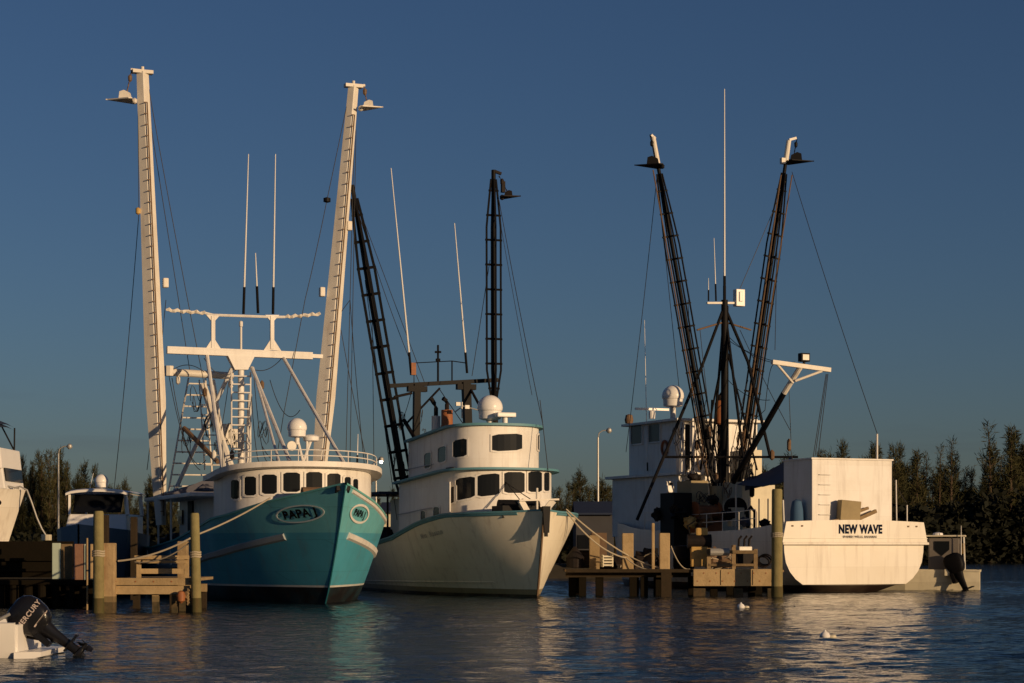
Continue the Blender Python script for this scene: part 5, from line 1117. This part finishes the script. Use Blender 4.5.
o = MB().lathe((0, 0, 0), [(.05, 0), (.36, .02), (.38, .4), (.40, .42), (.38, .46), (.05, .9)], 14).build('crab_pot', RUSTY, None); place(o, 575, 568, 83.6, 'dark crab pot on the dock behind the white trawler bow', 'pot')
for px, py, Yd, r, lab in ((648, 560, 84.6, .6, 'dark heap of fishing net on the dock between the second and third square post'), (612, 562, 84.8, .5, 'dark heap of net behind the small cream crate'), (719, 560, 86.0, .6, 'brown heap of net on the dock behind the stack of planks')):
    o = lump(MB(), (0, 0, 0), (r, r*.8, r*.9), px*.1, .35).build('net_heap', RUSTY if px != 719 else BROWN, None, smooth=True); place(o, px, py+4, Yd, lab, 'net', 'heaps of net on the long dock')
    tangle(MB(), (0, 0, .1), (r*1.05, r*.85, r*.6), px, 8, .025).build('net_lines', ROPE, o)
for i, (px, lab) in enumerate(((586, 'dark fish box at the left end of the long dock'),)):
    o = empty('fish_box', at(px, 568, 84.8), .3, lab, 'box'); MB().box((0, 0, .35), (.8, .6, .7)).build('body', WOODD, o, bevel=.03); MB().box((0, 0, .73), (.86, .66, .06)).build('lid', WOODD, o)
# mooring lines
def rope(pts, label, r=.03, name='mooring_line'): 
    o = MB().path(pts, r, 6).build(name, ROPE, None); return tag(o, label, 'rope')
a = T.world(TH.surf(1, .2, 3.86, .05))
rope(sag(at(270, 498, 71.2), at(196, 535, 61.9), .08, 16)+sag(at(196, 535, 61.7), at(118, 561, 61.9), .15, 12)[1:], 'pale mooring rope from the teal bow past the round pile to the small pier')
rope(sag(at(196, 537, 61.7), at(135, 562, 62.8), .25), 'slack second rope from the round pile to the pier rail', .022)
rope(sag(at(566, 509, 80.6), at(629, 556, 82.7), .12)+sag(at(629, 556, 82.7), at(672, 570, 82), .1)[1:], 'upper of the two mooring ropes from the white trawler bow to the dock', .03)
rope(sag(at(566, 511, 80.7), at(626, 558, 82.6), .35)+sag(at(626, 558, 82.6), at(650, 570, 82), .1)[1:], 'lower of the two mooring ropes from the white trawler bow to the dock', .03)
rope(sag(at(671, 546, 82.1), at(690, 569, 82), .3), 'short slack rope from the third square post to the dock edge', .025)
# floats in the water
def float_(px, py, lab, r=.14):
    Yf = CH*F/(py-HY); o = empty('float', (wx(px, Yf), Yf, 0), .4, lab, 'float')
    MB().lathe((0, 0, .02), [(.02, -r*.6), (r*.9, -r*.3), (r, r*.1), (r*.75, r*.6), (r*.3, r*.85), (r*.12, r*1.2)], 16).build('body', CLEAN, o, smooth=True)
    MB().lathe((r*1.6, 0, .0), [(.02, -r*.4), (r*.8, -r*.1), (r*.7, r*.3), (r*.1, r*.5)], 14).build('small_float', CREAM, o, smooth=True); return o
float_(825, 637, 'small white float drifting in the open water below the NEW WAVE transom', .12); float_(741, 607.5, 'tiny white float close to the right part of the dock', .13)

# ------------------------------------------------------------ lamp posts
def lamp(px, top, base_z, Yd, arm, label, lit=False, hook=8):
    x = wx(px, Yd); s1 = Yd/F; zt = wz(top, Yd)
    o = empty('street_lamp', (x, Yd, base_z), 0, label, 'lamp post', 'lamp posts along the shore'); h = zt-base_z
    MB().tube((0, 0, 0), (0, 0, h-.5), .09, .06, 8).build('pole', GALV, o)
    MB().path([(0, 0, h-.55), (arm*.1, 0, h-.2), (arm*.4, 0, h-.05), (arm*.85, 0, h)], .045, 6).build('arm', GALV, o)
    MB().lathe((arm, 0, h-.02), [(.05, .18), (.16, .1), (.2, -.05), (.17, -.12)], 12).build('lamp_head', GALV, o, smooth=True)
    if lit:
        m = bpy.data.materials.new('lit_lamp_glass'); m.use_nodes = True; b = m.node_tree.nodes['Principled BSDF']; b.inputs['Emission Color'].default_value = (1, .95, .8, 1); b.inputs['Emission Strength'].default_value = 12
        MB().lathe((arm, 0, h-.14), [(.05, .03), (.13, .0), (.08, -.14), (.02, -.16)], 10).build('bulb', m, o)
    else: MB().lathe((arm, 0, h-.14), [(.05, .03), (.13, .0), (.08, -.08)], 10).build('bulb', GALV, o)
    return o
lamp(58.5, 446, 0.9, 135, .75, 'curved arm lamp post in front of the trees above the cabin cruiser')
lamp(376, 459, 0.9, 135, .35, 'lit lamp post just right of the teal trawler, its bulb glowing', True)
lamp(598, 430, 0.9, 135, .75, 'curved arm lamp post between the white trawler and the dark wheelhouse')

# low shore buildings glimpsed between the boats
def shed(px0, px1, yr, ye, Yd, dep, wm, rm, label):
    x0, x1 = wx(px0, Yd), wx(px1, Yd); w_ = x1-x0; o = empty('shed', ((x0+x1)/2, Yd, .9), 0, label, 'shed', 'low sheds on the shore')
    ze, zr = wz(ye, Yd)-.9, wz(yr, Yd)-.9
    MB().box((0, dep/2, ze/2), (w_*.9, dep, ze)).build('wall', wm, o)
    mb = MB(); mb.prism([(-w_/2, -.4, ze-.05), (w_/2, -.4, ze-.05), (w_/2*.96, dep/2, zr), (-w_/2*.96, dep/2, zr)], (0, 0, .12)); mb.prism([(-w_/2, dep+.4, ze-.05), (w_/2, dep+.4, ze-.05), (w_/2*.96, dep/2, zr), (-w_/2*.96, dep/2, zr)], (0, 0, .12)); mb.build('roof', rm, o)
    MB().box((w_*.1, -.02, 1.05), (1.0, .06, 2.1)).build('door', BROWN, o)
    MB().box((-w_*.22, -.02, 1.5), (1.1, .06, .9)).build('window', GLASS, o); return o
shed(378, 424, 503, 512, 131, 6, CREAM, NAVY, 'cream shed with dark roof seen between the teal and the white trawler')
shed(574, 616, 502, 514, 131, 7, mat('grey_block_wall', (.05, .05, .055), .8), NAVY, 'grey shed with dark blue roof behind the dock, left of the shaded wheelhouse')
shed(60, 130, 535, 546, 131, 6, mat('shed_grey_paint', (.12, .13, .14), .8), NAVY, 'low grey shed behind the cabin cruiser')

# ------------------------------------------------------------ trees
def tree_mesh(seed, h, Rr, nb, dense, crown_lo=.12):
    rnd = random.Random(seed); tk = MB(); pts = []
    lean = rnd.uniform(-.04, .04)
    for i in range(8): t = i/7; pts.append(V(lean*h*t*t+rnd.uniform(-.06, .06)*t, rnd.uniform(-.06, .06)*t, h*t*.97))
    tk.path(pts, [max(.02, .22*(h/10)*(1-t/7.3)) for t in range(8)], 7); lv = MB(); vs_ = []; fs = []
    def trunk(t): k = t*7; i = min(6, int(k)); return pts[i].lerp(pts[i+1], k-i)
    def blade(c, d, l, w_):
        s_ = d.orthogonal().normalized(); s_ = (Matrix.Rotation(rnd.uniform(0, 6.3), 3, d) @ s_)*w_/2; n = len(vs_)
        vs_.extend([c-s_*.5, c+s_*.5, c+d*l*.55+s_, c+d*l, c+d*l*.5-s_]); fs.append((n, n+1, n+2, n+3, n+4))
    for b in range(nb):
        t = crown_lo+(1-crown_lo)*(b/nb)**.85; c = trunk(min(.99, t)); az = rnd.uniform(0, 6.283)
        k = (1-t)**.8*(.75+.35*math.sin(t*17+seed*2))+.05; L_ = Rr*k*rnd.uniform(.4, 1.3); up = rnd.uniform(.3, .95)+.6*t
        d = V(math.cos(az), math.sin(az), up).normalized(); e = c+d*L_; mid = c.lerp(e, .5)-V(0, 0, .06*L_)
        if L_ > .5: tk.path([c, mid, e], [.035*h/10, .022*h/10, .008], 4)
        n_ = max(5, int(dense*.85*L_))
        for i in range(n_):
            q = rnd.uniform(.15, 1.08); p = (c.lerp(mid, q*2) if q < .5 else mid.lerp(e, (q-.5)*2))+V(rnd.gauss(0, .14), rnd.gauss(0, .14), rnd.gauss(0, .13))
            dd = V(rnd.gauss(0, .6)+d.x*.5, rnd.gauss(0, .6)+d.y*.5, rnd.gauss(.35, .65)).normalized()
            blade(p, (dd+d*.8).normalized(), rnd.uniform(.3, .75), rnd.uniform(.035, .08))
    lv.v = vs_; lv.f = fs
    def raw(mb, nm, m):
        me = bpy.data.meshes.new(nm); me.from_pydata([tuple(v) for v in mb.v], [], mb.f); me.materials.append(m); return me
    return raw(tk, 'trunk', BARK), raw(lv, 'crown', LEAF)
protos = [tree_mesh(11+i, 10, r_, nb, dn, lo) for i, (r_, nb, dn, lo) in enumerate([(2.9, 110, 38, .08), (2.4, 90, 34, .10), (3.6, 110, 36, .06), (2.1, 62, 30, .15), (2.9, 80, 34, .10)])]
def tree(px, top, Yd, k, wide=1., label='', group=None, z0=.8):
    h = wz(top, Yd)-z0; s = h/10
    o = empty('casuarina_tree', (wx(px, Yd), Yd, z0), random.uniform(0, 6.28), label, 'tree', group)
    s2 = s**.75*wide; o.scale = (s2, s2, s)
    a, b = protos[k % 5]
    for nm, me in (('trunk', a), ('crown', b)): c = bpy.data.objects.new(nm, me); COL.objects.link(c); c.parent = o
    return o
rt = random.Random(5)
def band(pxs, topf, Yf, n, label, group, wide=1.):
    for i in range(n):
        px = lerp(*pxs, (i+rt.uniform(.1, .9))/n); tree(px, topf(px)+rt.uniform(-11, 20), Yf(px)+rt.uniform(-5, 8), rt.randrange(5), wide*rt.uniform(.8, 1.15), label, group)
band((-20, 215), lambda x: interp([(-20, 462), (30, 462), (60, 458), (110, 482), (215, 492)], x), lambda x: 150, 46, 'slender casuarina in the belt behind the left dock', 'casuarinas behind the left dock', .6)
band((330, 470), lambda x: interp([(330, 488), (380, 494), (420, 480), (470, 500)], x), lambda x: 150, 20, 'casuarina seen between the teal and the white trawler', 'casuarinas between the trawlers', .65)
band((550, 700), lambda x: interp([(550, 476), (600, 480), (640, 495), (700, 500)], x), lambda x: 152, 22, 'casuarina seen over the long dock', 'casuarinas over the long dock', .65)
band((760, 905), lambda x: interp([(760, 470), (830, 452), (850, 455), (880, 458), (905, 452)], x), lambda x: interp([(760, 200), (905, 284)], x), 20, 'casuarina behind the NEW WAVE stern box', 'casuarinas behind the stern box')
band((900, 1060), lambda x: interp([(900, 462), (925, 462), (950, 458), (975, 478), (990, 455), (1012, 440), (1060, 440)], x), lambda x: 290, 34, 'casuarina in the dark wood on the right bank', 'casuarinas on the right bank', .95)
for px, tp, k, lab in ((60, 449, 0, 'tall pointed casuarina behind the lamp post at the left'), (42, 459, 1, 'pointed casuarina just left of the left lamp post'), (842, 441, 0, 'thin open casuarina rising just left of the stern box'), (877, 441, 4, 'open casuarina rising right behind the stay post on the stern box'), (894, 445, 0, 'leaning casuarina at the right edge of the stern box')):
    tree(px, tp, 150 if px < 100 else 280, k, .62 if px < 100 else .95, lab)
for px, tp, k, wd, lab in ((917, 449, 1, .9, 'pointed casuarina first in from the stern box on the right bank'), (939, 444, 3, .8, 'thin wispy casuarina left of the pair on the right bank'), (951, 437, 3, .9, 'tall wispy casuarina in the middle of the right bank'), (991, 421, 3, 1.15, 'tallest casuarina, left of the pair near the right edge'), (1011, 425, 1, 1.0, 'tall casuarina close to the right edge of the picture')):
    tree(px, tp, 284, k, wd, lab)
tree(604, 478, 140, 2, .9, 'bushy casuarina right behind the lamp post over the dock')
for px, tp, k, lab in ((560, 486, 1, 'pointed casuarina just right of the white trawler bow'), (571, 491, 3, 'thin casuarina right of the white trawler bow'), (588, 484, 4, 'feathery casuarina just left of the middle lamp post'), (596, 493, 1, 'short casuarina touching the middle lamp post'), (616, 487, 0, 'casuarina between the middle lamp post and the shaded wheelhouse'), (392, 488, 1, 'slender casuarina just right of the lit lamp post')):
    tree(px, tp, 139, k, .75, lab)
# undergrowth along the banks
def scrub(segs, n, name, seed):
    rnd = random.Random(seed); vs_ = []; fs = []; lens = [(Vector(b)-Vector(a)).length for a, b, h, dp in segs]
    for _ in range(n):
        a, b, h, dp = rnd.choices(segs, lens)[0]; t = rnd.random(); c = Vector(a).lerp(Vector(b), t)
        hh = h*(.65+.25*math.sin(c.x*.9)+.2*math.sin(c.x*2.3+1)); c = V(c.x, c.y-(1.5 if c.y < 180 else 7)+rnd.random()**1.4*(dp+4), .1+hh*rnd.random()**.8)
        d = V(rnd.gauss(0, 1), rnd.gauss(0, 1), rnd.gauss(.2, .7)).normalized(); s_ = d.orthogonal().normalized(); s_ = Matrix.Rotation(rnd.uniform(0, 6.3), 3, d) @ s_
        l = rnd.uniform(.3, .75)*(1 if c.y < 180 else 1.9); w_ = l*rnd.uniform(.2, .42); k = len(vs_); vs_ += [c, c+d*l*.5+s_*w_, c+d*l, c+d*l*.5-s_*w_]; fs.append((k, k+1, k+2, k+3))
    me = bpy.data.meshes.new(name); me.from_pydata([tuple(v) for v in vs_], [], fs); me.materials.append(SHRUB); o = bpy.data.objects.new(name, me); COL.objects.link(o); return tag(o, kind='stuff')
o = scrub([((-60, 133), (-20, 134), 2.6, 7), ((-60, 146), (20, 146), 4.2, 9)], 60000, 'undergrowth', 3); tag(o, 'dark low scrub filling the shore under the trees behind the docks', 'undergrowth')
o = scrub([((30, 200), (42, 235), 5, 8), ((42, 235), (62, 271), 7, 9), ((62, 272), (112, 280), 9.5, 11), ((112, 280), (200, 284), 9, 11)], 90000, 'mangrove_scrub', 4); tag(o, 'dark mangrove scrub reaching down to the water on the right bank', 'undergrowth')
